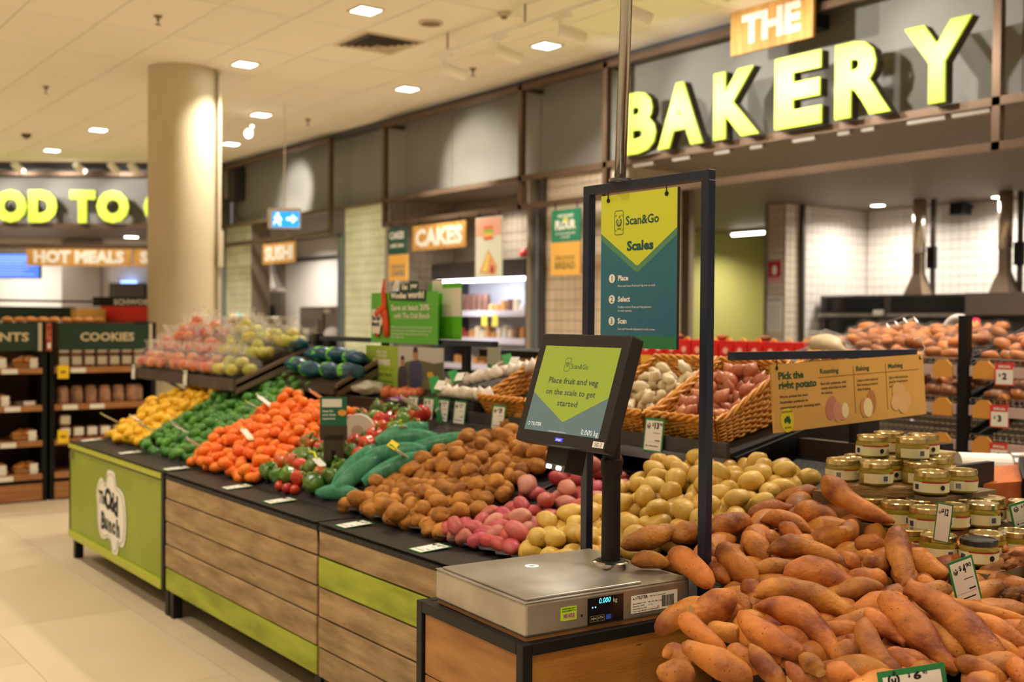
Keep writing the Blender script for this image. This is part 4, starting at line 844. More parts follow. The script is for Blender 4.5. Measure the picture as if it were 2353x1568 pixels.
# ---- washed, red and brushed potatoes on the near bed
def near(p, q, d): return (p[0]-q[0])**2+(p[1]-q[1])**2 < d*d
WPOT = mat('white_potato_skin', (224, 188, 98), .42, col2=(200, 160, 70), scale=14, bump=.08, rnd=.07, hue=.006, spots=((150, 112, 52), 42, .12))
RPOT = mat('red_potato_skin', (180, 66, 70), .45, col2=(194, 112, 98), scale=10, lo=.45, hi=.8, bump=.1, rnd=.12, hue=.01, spots=((120, 50, 44), 40, .1))
BPOT = mat('brushed_potato_skin', (194, 132, 54), .75, col2=(138, 86, 34), scale=18, bump=.35, bscale=90, rnd=.14, spots=((110, 70, 30), 50, .16))
wm_ = [blob('white_potato', WPOT, .040, .030, .029, .06, i, 3) for i in range(5)]
rm_ = [blob('red_potato', RPOT, .042, .026, .025, .07, i+9, 3) for i in range(5)]+[blob('red_potato', mat('pale_red_potato_skin', (206, 140, 118), .5, col2=(176, 96, 88), scale=9, bump=.1, rnd=.1, spots=((120, 50, 44), 40, .1)), .040, .030, .028, .08, i+19, 3) for i in range(2)]
bm_ = [blob('brushed_potato', BPOT, .035, .030, .028, .09, i+20, 3, 1.8) for i in range(6)]
def pile(name, meshes, label, cat, group, region, spacing, zf, jit=.25, extra=.35, flat=.3, sc=(.88, 1.14), lift=0, cap=290, seed=1, keep=None):
    """region(x, y) tells if the spot belongs to the heap; zf(x, y) is the surface the items rest on"""
    rg = random.Random(seed); pts = []; r0 = spacing*.5
    x0, x1, y0, y1 = region[:4]; ins = region[4]
    i = 0; x = x0
    while x <= x1:
        y = y0+(spacing*.5 if i % 2 else 0)
        while y <= y1:
            px, py = x+rg.uniform(-jit, jit)*spacing, y+rg.uniform(-jit, jit)*spacing
            if ins(px, py) and (keep is None or rg.random() < keep(px, py)): pts.append((px, py, zf(px, py)+r0*.80+rg.uniform(-.1, .25)*r0, i))
            y += spacing
        x += spacing*.87; i += 1
    n0 = len(pts)
    for _ in range(int(n0*extra)):
        px, py, pz, _i = pts[rg.randrange(n0)]
        px += spacing*.5*rg.choice((-1, 1)); py += spacing*.3*rg.choice((-1, 1))
        if ins(px, py) and not any(near((px, py), q, spacing*.85) for q in pts[n0:]): pts.append((px, py, zf(px, py)+r0*2.1, -1))
    front = sorted([p for p in pts if p[3] == 0], key=lambda p: -p[1]); ys_ = [p[1] for p in pts]; xs_ = [p[0] for p in pts]; kind = name.replace('_', ' ')
    for k, (px, py, pz, row) in enumerate(pts[:cap]):
        if row == 0: lb = '%s along the front ledge, %s from the left, in its heap' % (label, nth(front.index((px, py, pz, row))))
        else: lb = '%s %s, %s, %s of its heap' % (label, 'lying on top' if row < 0 else 'in the heap', band(px, min(xs_), max(xs_)+.001, ('low near the ledge', 'in the lower half', 'halfway up', 'in the upper half', 'high at the back')), band(py, min(ys_), max(ys_)+.001, ('right end', 'right part', 'centre', 'left part', 'left end')))
        item(name, rg.choice(meshes), (px, py, pz+lift), lb, cat, group, (rg.uniform(-flat, flat)*2, rg.uniform(-flat, flat)*2, rg.uniform(0, 6.28)), rg.uniform(*sc))
zn = lambda x, y: bed_z(x, .27)
def wreg(x, y): return 1.97 < x < 2.70 and y < 2.64+.02*math.sin(9*x) and y > 2.10+max(0, 2.3-x)*.6
zw = lambda x, y: bed_z(x, .27)+.03*max(0, min(1, (x-2.15)/.3))
pile('white_potato', wm_, 'cream washed potato', 'potato', 'washed white potatoes', (1.985, 2.74, 1.97, 2.66, wreg), .062, zw, extra=.75, seed=3)
def rreg(x, y): return y > 2.66+.02*math.sin(9*x) and y < 2.99+.12*(x-1.95)-.15*max(0, x-2.3)
pile('red_potato', rm_, 'pink red potato', 'potato', 'red potatoes', (1.97, 2.55, 2.64, 3.1, rreg), .060, zn, extra=.35, seed=5, keep=lambda x, y: 1 if x < 2.16 else .5)
def breg(x, y): return y > 3.0+.13*(x-1.95)-.2*max(0, x-2.45) and y < 3.67+.10*(x-1.95)-.25*max(0, x-2.3) 
zb = lambda x, y: bed_z(x, .27)+.05*max(0, min(1, (x-2.05)/.4))
pile('brushed_potato', bm_, 'brown brushed potato', 'potato', 'brushed brown potatoes', (1.975, 2.70, 2.95, 3.75, breg), .057, zb, extra=.6, seed=8, cap=299)
# moulded black tray liners under the potatoes
LIN = mat('moulded_liner', (52, 46, 46), .55, bump=.15, bscale=30)
def liner(lb, y0, y1, x0, x1, s):
    mb = MB(); nx, ny = 14, int((y1-y0)/.02); vs = []
    for i in range(nx+1):
        for j in range(ny+1):
            x = x0+(x1-x0)*i/nx; y = y0+(y1-y0)*j/ny
            vs.append((x+(.012*math.sin(y*75) if i == 0 else 0), y, bed_z(x, s)+.014+(.008 if i == 0 else -.006*abs(math.sin(y*55)*math.sin(x*55)))))
    mb.add(vs, [(i*(ny+1)+j, (i+1)*(ny+1)+j, (i+1)*(ny+1)+j+1, i*(ny+1)+j+1) for i in range(nx) for j in range(ny)])
    o = tag(mb.build('tray_liner', LIN, smooth=True), lb, 'liner', 'moulded tray liners')
    s_ = o.modifiers.new('thick', 'SOLIDIFY'); s_.thickness = .003
liner('moulded black liner sheet under the brushed potatoes', 3.02, 3.70, 1.945, 2.6, .27); liner('moulded black liner sheet under the red and cream potatoes', 2.36, 3.0, 1.938, 2.6, .27)
liner('grey moulded liner sheet bare behind the cucumbers', 3.55, 3.98, 2.28, 2.62, .40)
# ---- citrus and capsicum on the middle and far beds
zf_ = lambda x, y: bed_z(x, .44)
LEM = mat('lemon_skin', (242, 196, 38), .4, col2=(232, 176, 24), scale=10, bump=.15, bscale=120, rnd=.06)
LIM_ = mat('lime_skin', (96, 154, 52), .38, col2=(44, 108, 46), scale=7, bump=.1, bscale=120, rnd=.2)
MAN = mat('mandarin_skin', (250, 134, 40), .42, col2=(240, 112, 26), scale=6, bump=.12, bscale=140, rnd=.05, hue=.006)
def lemon_tip(v, d): return Vector((v.x*(1+.22*abs(d.x)**10), v.y, v.z))
lm = [blob('lemon', LEM, .036, .028, .028, .03, i, 2, 1.2, lemon_tip) for i in range(3)]
gm = [blob('lime', LIM_, .029, .026, .026, .03, i, 2) for i in range(3)]
mm = [blob('mandarin', MAN, .031, .031, .026, .02, i, 2, 1.2, lambda v, d: Vector((v.x, v.y, v.z*(1-.12*(abs(d.z)**8))))) for i in range(3)]
bump_ = lambda x, y: .035*noise.noise(Vector((x*6, y*6, 1)))
zc = lambda x, y: bed_z(x, .44)+bump_(x, y)+.035*min(1, max(0, (x-1.98)/.2))
pile('lemon', lm, 'yellow lemon', 'lemon', 'lemons', (1.985, 2.72, 5.98, 6.60, lambda x, y: y > 6.0+.12*(x-2)), .052, zc, extra=.35, seed=11, cap=260)
pile('lime', gm, 'green lime', 'lime', 'limes', (1.985, 2.72, 5.22, 6.10, lambda x, y: 5.26+.10*(x-2) < y < 5.99+.12*(x-2)), .050, lambda x, y: zc(x, y)-.01, extra=.3, seed=12, cap=290)
zm = lambda x, y: bed_z(x, .43)+bump_(x*1.3, y)*.8+.04*min(1, max(0, (x-1.96)/.25))
pile('mandarin', mm, 'bright orange mandarin', 'mandarin', 'mandarins', (1.96, 2.50, 4.40, 5.34, lambda x, y: 4.46+.10*(x-1.95) < y < 5.24+.08*(x-2)), .053, zm, extra=.55, seed=13, cap=299, lift=.005)
# swing tags and net knots on the bags
TAGM = mat('swing_tag', (240, 236, 224), .5); TAGY = mat('tag_lime', (214, 226, 60), .5)
def swing(x, y, z, l, a, lb, yellow=False):
    t = thing('bag_tag', lb, 'tag', M=Matrix.Translation((x, y, z)) @ Matrix.Rotation(a, 4, 'Z') @ Matrix.Rotation(.5, 4, 'X'), group='swing tags on the fruit bags')
    MB().poly(rrect(-.017, .017, -l/2, l/2, .008), 0, .002).build('card', TAGM, t); MB().box(-.012, .012, -l/2+.006, -l/2+.018, .002, .003).build('print', TAGY if yellow else GREY, t); MB().tube([(0, l/2-.004, .001), (0, l/2+.02, .004)], .003, 6).build('tie', TAGY if yellow else TAGM, t)
for x, y, l, a, lb, yl in ((2.32, 5.16, .11, .4, 'white swing tag standing up among the back mandarins', 0), (2.28, 5.22, .06, 1.2, 'small white tag on the mandarin bags next to the limes', 1), (2.42, 4.80, .09, 1.9, 'folded white tag at the back of the mandarins', 0), (2.08, 4.83, .09, .1, 'yellow ended strip tag low on the mandarins', 1), (1.95, 5.12, .11, 2.0, 'white paddle tag lying at the front of the mandarins', 0),
    (2.04, 5.63, .09, 2.2, 'white tag on the limes at the bench edge, left one', 0), (2.02, 5.50, .07, 1.2, 'white tag on the front limes next to the mandarins', 0), (1.98, 5.92, .08, 1.9, 'lime ended tag between the lemons and the limes', 1), (1.98, 6.55, .10, 1.7, 'pale tag at the far front corner of the lemons', 1), (2.02, 6.2, .06, 1.0, 'small white tag at the foot of the lemons', 0), (2.26, 4.28, .07, .4, 'white tag on the capsicums beside the ticket stand', 0), (2.44, 3.98, .12, 1.9, 'long white tag across the back capsicums', 0)):
    swing(x, y, bed_z(x, .47)+.115+.03*(x-2), l, a, lb, yl)
CAPR = mat('capsicum_red', (190, 40, 34), .22, spec=.6, rnd=.12, col2=(214, 80, 40), scale=6)
CAPG = mat('capsicum_green', (64, 108, 34), .22, spec=.6, rnd=.25, col2=(104, 138, 50), scale=5)
CAPM = mat('capsicum_mottled', (206, 86, 36), .22, spec=.6, rnd=.12, col2=(76, 104, 34), scale=7, lo=.42, hi=.58)
CSTEM = mat('capsicum_stem', (104, 140, 60), .6)
def cap_shape(v, d):
    a = math.atan2(d.y, d.x); k = 1+.10*math.cos(4*a)*(1-abs(d.z)**3); v = Vector((v.x*k, v.y*k, v.z))
    if d.z > .75: v.z -= .03*(d.z-.75)*2.5
    return v
cms = [blob('capsicum', m_i, .042, .042, .046, .06, i, 3, 1.2, cap_shape) for i, m_i in enumerate((CAPR, CAPG, CAPM))]
sme = MB().tube([(0, 0, .032), (.003, 0, .05), (.008, .002, .062)], [.009, .006, .007], 7).mesh('stem', CSTEM, True)
cn = ['red', 'green', 'red and green mottled']
rg = random.Random(5)
def capsicum(x, y, z, k, big=1):
    o = item('capsicum', cms[k], (x, y, z), 'glossy %s capsicum, %s, %s of the capsicum pile' % (cn[k], band(x, 1.97, 2.6, ('at the front ledge', 'in the lower half', 'in the upper half', 'at the back')), band(y, 3.9, 4.52, ('right end', 'middle', 'left end'))), 'capsicum', cn[k]+' capsicums', (rg.uniform(-1, 1), rg.uniform(-1, 1), rg.uniform(0, 6)), rg.uniform(.8, 1.05)*big)
    s_ = link('stem', sme, o)
zp = lambda x, y: bed_z(x, .42)
for i in range(9):
    for j in range(6):
        x = 2.0+i*.066; y = 3.93+j*.092+(.045 if i % 2 else 0)+.02*(x-2)
        if y < 3.97 - .02*(i > 5) or y > 4.46+.10*(x-1.95): continue
        front = i < 3
        capsicum(x+rg.uniform(-.012, .012), y+rg.uniform(-.012, .012), zp(x, y)+.035+.015*(i > 2)+rg.uniform(0, .02), (rg.choice((1, 1, 2, 0)) if front else rg.choice((0, 2, 2, 0, 1))), .92)
capsicum(1.99, 3.98, zp(2, 4)+.045, 1, 1.15)
# tomatoes loose at the front edge
for i, (x, y) in enumerate(((1.965, 4.23), (1.96, 4.15), (1.97, 4.10))):
    o = item('tomato', blob('tomato', CAPR, .024, .024, .021, .02, i, 2), (x, y, .815), 'small red fruit at the front edge of the capsicums, %s from the left' % nth(i), 'tomato', 'small red fruit', rr()); 
# ---- cucumbers in green nets
CUC = mat('cucumber_skin', (36, 96, 66), .3, col2=(84, 146, 108), scale=14, stretch=(4, 4, 1), rnd=.1)
NET = mat('green_net', (104, 196, 154), .6)
def cucumber(a, b, r, lb, net=True):
    a, b = Vector(a), Vector(b); n = 12; c = (a+b)/2+Vector((0, 0, .012))
    P = [a*(1-t)**2+c*2*t*(1-t)+b*t*t for t in [i/n for i in range(n+1)]]
    rs = [r*max(.12, math.sin(PI*min(max(i/n, .0), 1))**.35) for i in range(n+1)]
    t = thing('netted_cucumber', lb, 'cucumber', tuple((a+b)/2), group='cucumbers in green nets')
    MB().tube(P, rs, 16).build('fruit', CUC, t, smooth=True, world=True)
    if net:
        P2 = [a*(1-t)**2+c*2*t*(1-t)+b*t*t for t in [i/44 for i in range(45)]]; mb = MB().tube(P2, [r*1.08*max(.12, math.sin(PI*i/44))**.35+.001 for i in range(45)], 36); o = mb.build('net', NET, t, world=True); w_ = o.modifiers.new('mesh', 'WIREFRAME'); w_.thickness = .0009; w_.use_boundary = True
    return t
cz = lambda x: bed_z(x, .40)
cl = [((2.02, 3.86, cz(2.0)+.04), (2.22, 3.90, cz(2.2)+.10), .034, 'upright green netted cucumber beside the black ticket stand'), ((1.99, 3.80, cz(2)+.035), (2.2, 3.82, cz(2.2)+.075), .032, 'green netted cucumber at the front edge next to the brushed potatoes'),
      ((2.16, 3.86, cz(2.16)+.085), (2.34, 3.70, cz(2.3)+.06), .034, 'netted cucumber with a yellow sticker'), ((2.24, 3.92, cz(2.24)+.105), (2.42, 3.75, cz(2.4)+.06), .034, 'netted cucumber crossing behind the yellow sticker one'),
      ((2.28, 3.99, cz(2.28)+.08), (2.46, 3.88, cz(2.46)+.07), .032, 'rearmost netted cucumber next to the capsicums'), ((2.08, 3.74, cz(2.05)+.05), (2.3, 3.66, cz(2.3)+.05), .030, 'netted cucumber half under the brushed potatoes'), ((2.3, 3.8, cz(2.3)+.05), (2.55, 3.62, cz(2.5)+.03), .03, 'netted cucumber tapering off to the back of the potatoes'), ((1.97, 3.90, cz(1.97)+.03), (2.05, 3.72, cz(2.0)+.03), .026, 'slack netted cucumber lying along the black ledge')]
for q in cl:
    t = cucumber(*q)
    if 'sticker' in q[3] and 'crossing' not in q[3]:
        M = (Vector(q[0])+Vector(q[1]))/2; MB().box(-.016, .016, -.02, .02, .0, .003).build('sticker', mat('sticker_yellow', (246, 214, 40), .5), t, label='yellow sticker').matrix_basis = Matrix.Translation((-.022, -.012, .036)) @ Matrix.Rotation(-.7, 4, 'Y') @ Matrix.Rotation(.6, 4, 'X')
for x, y, z, a, lb in ((2.0, 3.95, cz(2)+.13, .3, 'white and lime tag tying the upright cucumber net'), (2.2, 3.66, cz(2.2)+.10, 1.6, 'white tag on the net beside the first brushed potatoes'), (2.33, 3.86, cz(2.33)+.12, 2.4, 'lime knotted tag on the middle cucumber nets')):
    t = thing('bag_tag', lb, 'tag', M=Matrix.Translation((x, y, z)) @ Matrix.Rotation(a, 4, 'Z') @ Matrix.Rotation(.6, 4, 'X')); MB().poly(rrect(-.02, .02, -.025, .025, .006), 0, .002).build('card', TAGM, t); MB().tube([(0, .02, .002), (.01, .05, .008), (.0, .07, .0)], .005, 6).build('tie', TAGY, t)
# ================================================================== tickets
def ticket(lb, org, right, up, price, w=.062, h=.085, cents='', name='price_ticket', group=None, extra=True, tilt=None):
    r = Vector(right).normalized(); u = Vector(up).normalized()
    t = thing(name, lb, 'ticket', M=FM(Vector(org), r, u), group=group)
    MB().box(-w/2, w/2, 0, h, -.0012, 0).build('card', TGREEN, t); b = w*.07
    MB().box(-w/2+b, w/2-b, b, h-b*1.3, 0, .0006).build('paper', PAPER, t)
    L = [('$', -w*.02, h*.77, h*.09, 'r', .03), (price, w*.02, h*.70, h*.17, 'l', .05, 0, w*.12*len(price))]
    if cents: L.append((cents, w*.04+w*.12*len(price), h*.79, h*.085, 'l', .03))
    words(t, INK, L, .0009)
    mb = MB()
    if extra: mb.box(-w*.02, w*.34, h*.56, h*.575, .0006, .0009).box(w*.1, w*.36, h*.335, h*.365, .0006, .0009).box(-w*.36, w*.36, h*.29, h*.293, .0006, .0009).box(-w*.22, w*.3, h*.17, h*.195, .0006, .0009).box(-w*.34, -w*.28, h*.155, h*.21, .0006, .0009)
    a0, b0, rr_ = -w*.27, h*.76, w*.075
    mb.tube([(a0+rr_*math.cos(q), b0+rr_*1.15*math.sin(q), .0008) for q in [PI*.72+i*PI*1.56/9 for i in range(10)]], rr_*.22, 4).tube([(a0-rr_*.4, b0+.3*rr_, .0008), (a0-.2*rr_, b0-.6*rr_, .0008), (a0, b0-.2*rr_, .0008), (a0+.2*rr_, b0-.6*rr_, .0008), (a0+rr_*.4, b0+.3*rr_, .0008)], rr_*.2, 4).tube([(a0, b0+rr_*.9, .0008), (a0+rr_*.4, b0+rr_*1.6, .0008)], rr_*.25, 4)
    mb.build('small_print', INK, t)
    return t
for y, p, c, lb in ((4.262, '3', '', 'green edged three dollar ticket at the left end of the basket shelf'), (4.131, '3', '', 'second green edged three dollar ticket from the left on the basket shelf'), (4.013, '2', '50', 'shelf ticket half covered by a hanging garlic label'), (3.885, '2', '50', 'shelf ticket with pale print below the garlic'), (3.607, '29', '', 'shelf ticket marked 29 below the first wicker basket'), (2.718, '13', '90', 'shelf ticket marked 13.90 below the shallot basket')):
    ticket(lb, (2.612, y, 1.062), WALLR, (.12, 0, 1), p, .088 if y > 3 else .092, .102 if y > 3 else .115, c)
# flat tickets on the black ledge
for i, (y, x, lb) in enumerate(((6.58, 1.88, 'flat ticket on the far ledge by the lemons'), (5.86, 1.87, 'flat ticket on the ledge between lemons and limes'), (5.12, 1.85, 'flat ticket on the ledge at the bench joint'), (4.42, 1.855, 'flat ticket on the ledge in front of the mandarins'), (3.99, 1.85, 'flat ticket on the ledge in front of the capsicums'), (3.385, 1.845, 'flat ticket on the ledge in front of the brushed potatoes'), (2.90, 1.845, 'flat ticket on the ledge in front of the red potatoes'))):
    ticket(lb, (x-.055, y, .795), (0, -1, 0), (1, 0, .05), '4', .075, .115, '50')
# tickets in the sweet potato heap
def facing(o, yaw=.0): a = YAW+yaw; return (math.cos(a), -math.sin(a), 0)
ticket('white and green ticket priced 4.90 standing between the sweet potatoes and the ginger', (2.245, 1.338, .888), (.90, -.42, .30), (-.27, .1, 1), '4', .062, .108, '90')
ticket('bottom edge price ticket reading 6.90', (1.815, 1.185, .795), (.80, -.58, .18), (-.1, .12, 1), '6', .125, .075, '90', extra=False)
ticket('tilted ticket reading 12 between the sweet potatoes and the jars', (2.385, 1.50, .985), (.72, -.52, -.42), (-.52, .15, .68), '12', .036, .098, '', extra=False)
ticket('ticket at the right edge among the jars', (2.70, 1.46, .995), (.76, -.62, .35), (-.3, .0, .9), '12', .07, .07)
t = thing('ticket_stand', 'black ticket stand with a green recipe card between the mandarins and capsicums', 'ticket stand', M=FM((2.12, 4.06, .81), (.86, -.5, 0), (0, 0, 1)))
MB().box(-.009, .009, -.04, .16, -.006, .006).build('stem', BLK, t); MB().box(-.04, .04, .12, .22, -.006, .006).build('holder', mat('stand_brown', (70, 58, 46), .5), t); MB().box(-.055, .055, .20, .26, -.006, .006).build('holder_plate', mat('stand_brown', (0, 0, 0)), t)
c = MB().box(-.055, .053, .255, .375, -.004, .004).build('recipe_card', mat('recipe_green', (30, 104, 76), .5), t)
MB().box(-.047, .033, .335, .368, .004, .005).build('white_strip', PAPER, c); words(c, WTXT, [('Ideas for', -.045, .315, .009, 'l', .02), ('your fresh', -.045, .300, .009, 'l', .02), ('capsicums', -.045, .285, .009, 'l', .02)], .0045); MB().poly(disc(.034, .312, .018, 14, .013), .004, .0052).build('food_print', mat('food_orange', (232, 170, 60), .6), c)
MB().tube([(-.03, -.02, .02), (-.055, .06, .03)], .004, 6).build('clip_arm', CHROME, t)
t = thing('tape_roll', 'translucent white roll of bags standing behind the ticket stand', 'roll', M=FM((2.30, 4.18, 1.03), (.8, -.6, 0), (0, 0, 1)))
MB().lathe([(.07, -.025), (.07, .025), (.025, .026), (.025, -.026)], 28, caps=False).build('roll', mat('roll_white', (222, 214, 200), .4), t); MB().lathe([(.026, -.028), (.026, .03)], 18).build('core', mat('roll_core', (190, 174, 150), .6), t)
# ================================================================== wicker baskets
WIC = mat('wicker_cane', (230, 164, 64), .4, col2=(204, 132, 42), scale=40, rnd=.04, spec=.5)
def basket_parts(w, d, h0, h1, tp=.86):
    """front at x=0, back at x=d; the wall height runs h0 (front) -> h1 (back); tapered to the bottom"""
    def rim(s, k):   # s in 0..4 around, k 0 bottom .. 1 top
        q = int(s) % 4; f = s-int(s)
        x, y = ((0, -w/2+w*f), (d*f, w/2), (d, w/2-w*f), (d*(1-f), -w/2))[q]
        e = tp+(1-tp)*k; cx = d/2
        h = h0+(h1-h0)*max(0, (x/d-.15)/.85)
        return Vector((cx+(x-cx)*e, y*e, h*k))
    per = 2*(w+d); weave = MB(); stakes = MB()
    sides = (w, d, w, d); nst = [max(4, int(s/.032)) for s in sides]
    for q in range(4):
        for i in range(nst[q]):
            s = q+i/nst[q]; stakes.tube([rim(s, k/6) for k in range(7)], .0034, 5)
    rows = 14
    for r_ in range(rows):
        k = (r_+.5)/rows; pts = []
        for q in range(4):
            m_ = nst[q]*2
            for i in range(m_):
                s = q+i/m_; p = rim(s, k); nrm = (Vector(((-1, 0, 0), (0, 1, 0), (1, 0, 0), (0, -1, 0))[q]))
                ph = (i//2+r_) % 2; off = (.0048 if (i+2*r_) % 4 < 2 else -.0048)
                pts.append(p+nrm*off+Vector((0, 0, .0015*math.sin(i*1.7+r_))))
        pts.append(pts[0]); weave.tube(pts, .0052, 5, False)
    rimb = MB()
    for ph in (0, 2.1, 4.2):
        pts = []
        n = 120
        for i in range(n+1):
            s = (i % n)/n*4; p = rim(s, 1.0); a = i*.55+ph
            pts.append(p+Vector((.009*math.cos(a), .009*math.cos(a), .009*math.sin(a)+.004)))
        rimb.tube(pts, .0062, 5, False)
    base = MB().hexa([(d/2-d/2*tp, -w/2*tp, 0), (d/2+d/2*tp, -w/2*tp, 0), (d/2+d/2*tp, w/2*tp, 0), (d/2-d/2*tp, w/2*tp, 0), (d/2-d/2*tp, -w/2*tp, .006), (d/2+d/2*tp, -w/2*tp, .006), (d/2+d/2*tp, w/2*tp, .006), (d/2-d/2*tp, w/2*tp, .006)])
    return weave.mesh('weave', WIC, True), stakes.mesh('stakes', WIC, True), rimb.mesh('braided_rim', WIC, True), base.mesh('base', WIC)
BP = basket_parts(.32, .40, .085, .19)
tilt = math.atan(SLO)
def basket(lb, x, y, parts=BP, rz=0, cat='basket', z=None):
    zz = z if z is not None else 1.088+(x-2.645)*SLO
    t = thing('wicker_basket', lb, cat, M=Matrix.Translation((x, y, zz)) @ Matrix.Rotation(-tilt, 4, 'Y') @ Matrix.Rotation(rz, 4, 'Z'), group='wicker baskets on the shelf')
    for n, m_i in zip(('weave', 'stakes', 'braided_rim', 'base'), parts): link(n, m_i, t)
    return t
b3 = basket('wicker basket of shallots in front of the sign post', 2.685, 2.645); b2 = basket('wicker basket of ginger pieces right of the monitor', 2.685, 2.985); b1 = basket('wicker basket left of the monitor next to the garlic', 2.685, 3.66)
b4 = basket('wicker basket behind the shallots, seen under the cardboard sign bar', 3.16, 2.62, rz=0, z=1.115)
# shallots, ginger, garlic
SHA = mat('shallot_skin', (206, 136, 92), .4, col2=(170, 92, 68), scale=6, stretch=(2, 2, .4), rnd=.12, spec=.5)
GIN = mat('pale_ginger', (236, 224, 192), .6, col2=(206, 180, 136), scale=14, rnd=.08)
GAR = mat('garlic_skin', (236, 228, 214), .5, col2=(222, 206, 190), scale=12, rnd=.04)
def shal(v, d): return Vector((v.x*(1-.3*max(0, d.z)**2), v.y*(1-.3*max(0, d.z)**2), v.z*(1+.45*max(0, d.z)**8+.15*max(0, -d.z)**8)))
shm = [blob('shallot', SHA, .024, .023, .027, .05, i, 2, 1.2, shal) for i in range(3)]
ginm = [blob('ginger_piece', GIN, .034, .022, .019, .22, i+3, 2, 1.8) for i in range(3)]
garm = [blob('garlic_bulb', GAR, .030, .030, .027, .05, i, 2, 1.2, lambda v, d: Vector((v.x*(1+.05*math.cos(8*math.atan2(d.y, d.x)))*(1-.45*max(0, d.z)**2), v.y*(1+.05*math.cos(8*math.atan2(d.y, d.x)))*(1-.45*max(0, d.z)**2), v.z*(1+.45*max(0, d.z)**6)))) for i in range(2)]
rg = random.Random(21)
def fill(bk, meshes, name, label, cat, group, n, sc=(.85, 1.15), w=.25, d=.34, z0=.025):
    M = bk.matrix_basis
    k = int(math.sqrt(n*1.3)); c = 0
    for i in range(k):
        for j in range(k):
            for l in (0, 1):
                if l and rg.random() < .45: continue
                x = .045+(d-.02)*(i+.5)/k; y = -w/2+w*(j+.5)/k
                p = M @ Vector((x+rg.uniform(-.01, .01), y+rg.uniform(-.01, .01), z0+.022*l*1.6+.10*(x/d)**1.3+.012))
                item(name, rg.choice(meshes), p, '%s, %s %s%s' % (label, ('left', 'middle', 'right')[2-min(2, j*3//k)], ('front', 'centre', 'back')[min(2, i*3//k)], ', lying on top' if l else ''), cat, group, (rg.uniform(-.9, .9), rg.uniform(-.9, .9), rg.uniform(0, 6)), rg.uniform(*sc)); c += 1
fill(b3, shm, 'shallot', 'copper pink shallot in the front wicker basket', 'shallot', 'shallots', 30, (.9, 1.25))
fill(b2, ginm, 'ginger_piece', 'pale ginger piece in the basket right of the monitor', 'ginger', 'pale ginger pieces', 26)
fill(b4, shm, 'onion', 'small onion in the rear wicker basket', 'onion', 'small onions', 12)
# garlic strings in green wrappers left of the baskets
GW_ = mat('garlic_wrapper', (38, 140, 70), .35, col2=(90, 190, 90), scale=9, lo=.55, hi=.6)
def garlic(lb, a, b, n, wrap_at, tilt_):
    a, b = Vector(a), Vector(b); t = thing('garlic_string', lb, 'garlic', tuple(a), group='strings of garlic')
    for i in range(n):
        o = link('bulb', garm[i % 2], t); o.location = (b-a)*(i/(n-1)); o.rotation_euler = (rg.uniform(-.7, .7), rg.uniform(-.7, .7), rg.uniform(0, 6)); o.scale = (1.05,)*3
    m_ = MB().box(-.055, .055, -.022, .022, -.001, .001); m_.build('wrapper', GW_, t).matrix_basis = Matrix.Translation(((b-a)*wrap_at)+Vector((-.02, 0, .03))) @ Matrix.Rotation(tilt_, 4, 'X') @ Matrix.Rotation(-.5, 4, 'Y') @ Matrix.Rotation(1.2, 4, 'Z')
    MB().box(-.025, .025, -.02, .02, .001, .002).build('paper_label', PAPER, t).matrix_basis = Matrix.Translation(((b-a)*wrap_at)+Vector((-.025, -.05, .03))) @ Matrix.Rotation(tilt_, 4, 'X') @ Matrix.Rotation(-.7, 4, 'Y') @ Matrix.Rotation(.6, 4, 'Z')
zs_ = lambda x: 1.088+(x-2.645)*SLO
garlic('lowest string of white garlic along the shelf edge', (2.70, 4.14, 1.185), (2.70, 3.80, 1.19), 8, -.1, .5)
garlic('string of white garlic above the lowest one', (2.80, 4.24, 1.205), (2.83, 3.92, 1.275), 8, .2, .3)
garlic('long string of white garlic beside the first wicker basket', (2.90, 4.14, 1.25), (2.93, 3.78, 1.305), 9, .25, -.4)
garlic('highest string of garlic behind the first wicker basket with a folded green wrapper', (3.0, 4.10, 1.29), (3.03, 3.80, 1.29), 8, .2, .4)
t = thing('garlic_crate', 'black crate under the strings of garlic', 'crate', (2.87, 4.0, 1.1)); MB().hexa([(2.70, 3.86, 1.10), (3.10, 3.86, 1.18), (3.10, 4.30, 1.18), (2.70, 4.30, 1.10), (2.70, 3.86, 1.155), (3.10, 3.86, 1.25), (3.10, 4.30, 1.25), (2.70, 4.30, 1.155)]).build('crate_body', mat('crate_black', (24, 24, 26), .5), t, world=True); MB().box(2.672, 2.70, 3.86, 4.30, 1.09, 1.15).build('front_lip', SHELFM, t, world=True)
ticket_w = thing('garlic_label', 'dangling green wrapper end hanging in front of the shelf tickets', 'label', M=FM((2.60, 4.01, 1.07), (.2, -1, .5), (.1, .5, 1))); MB().box(-.012, .012, -.02, .11, 0, .0015).build('strip', GW_, ticket_w); words(ticket_w, WTXT, [('garlic', 0, .05, .01, 'c', .02)], .002)
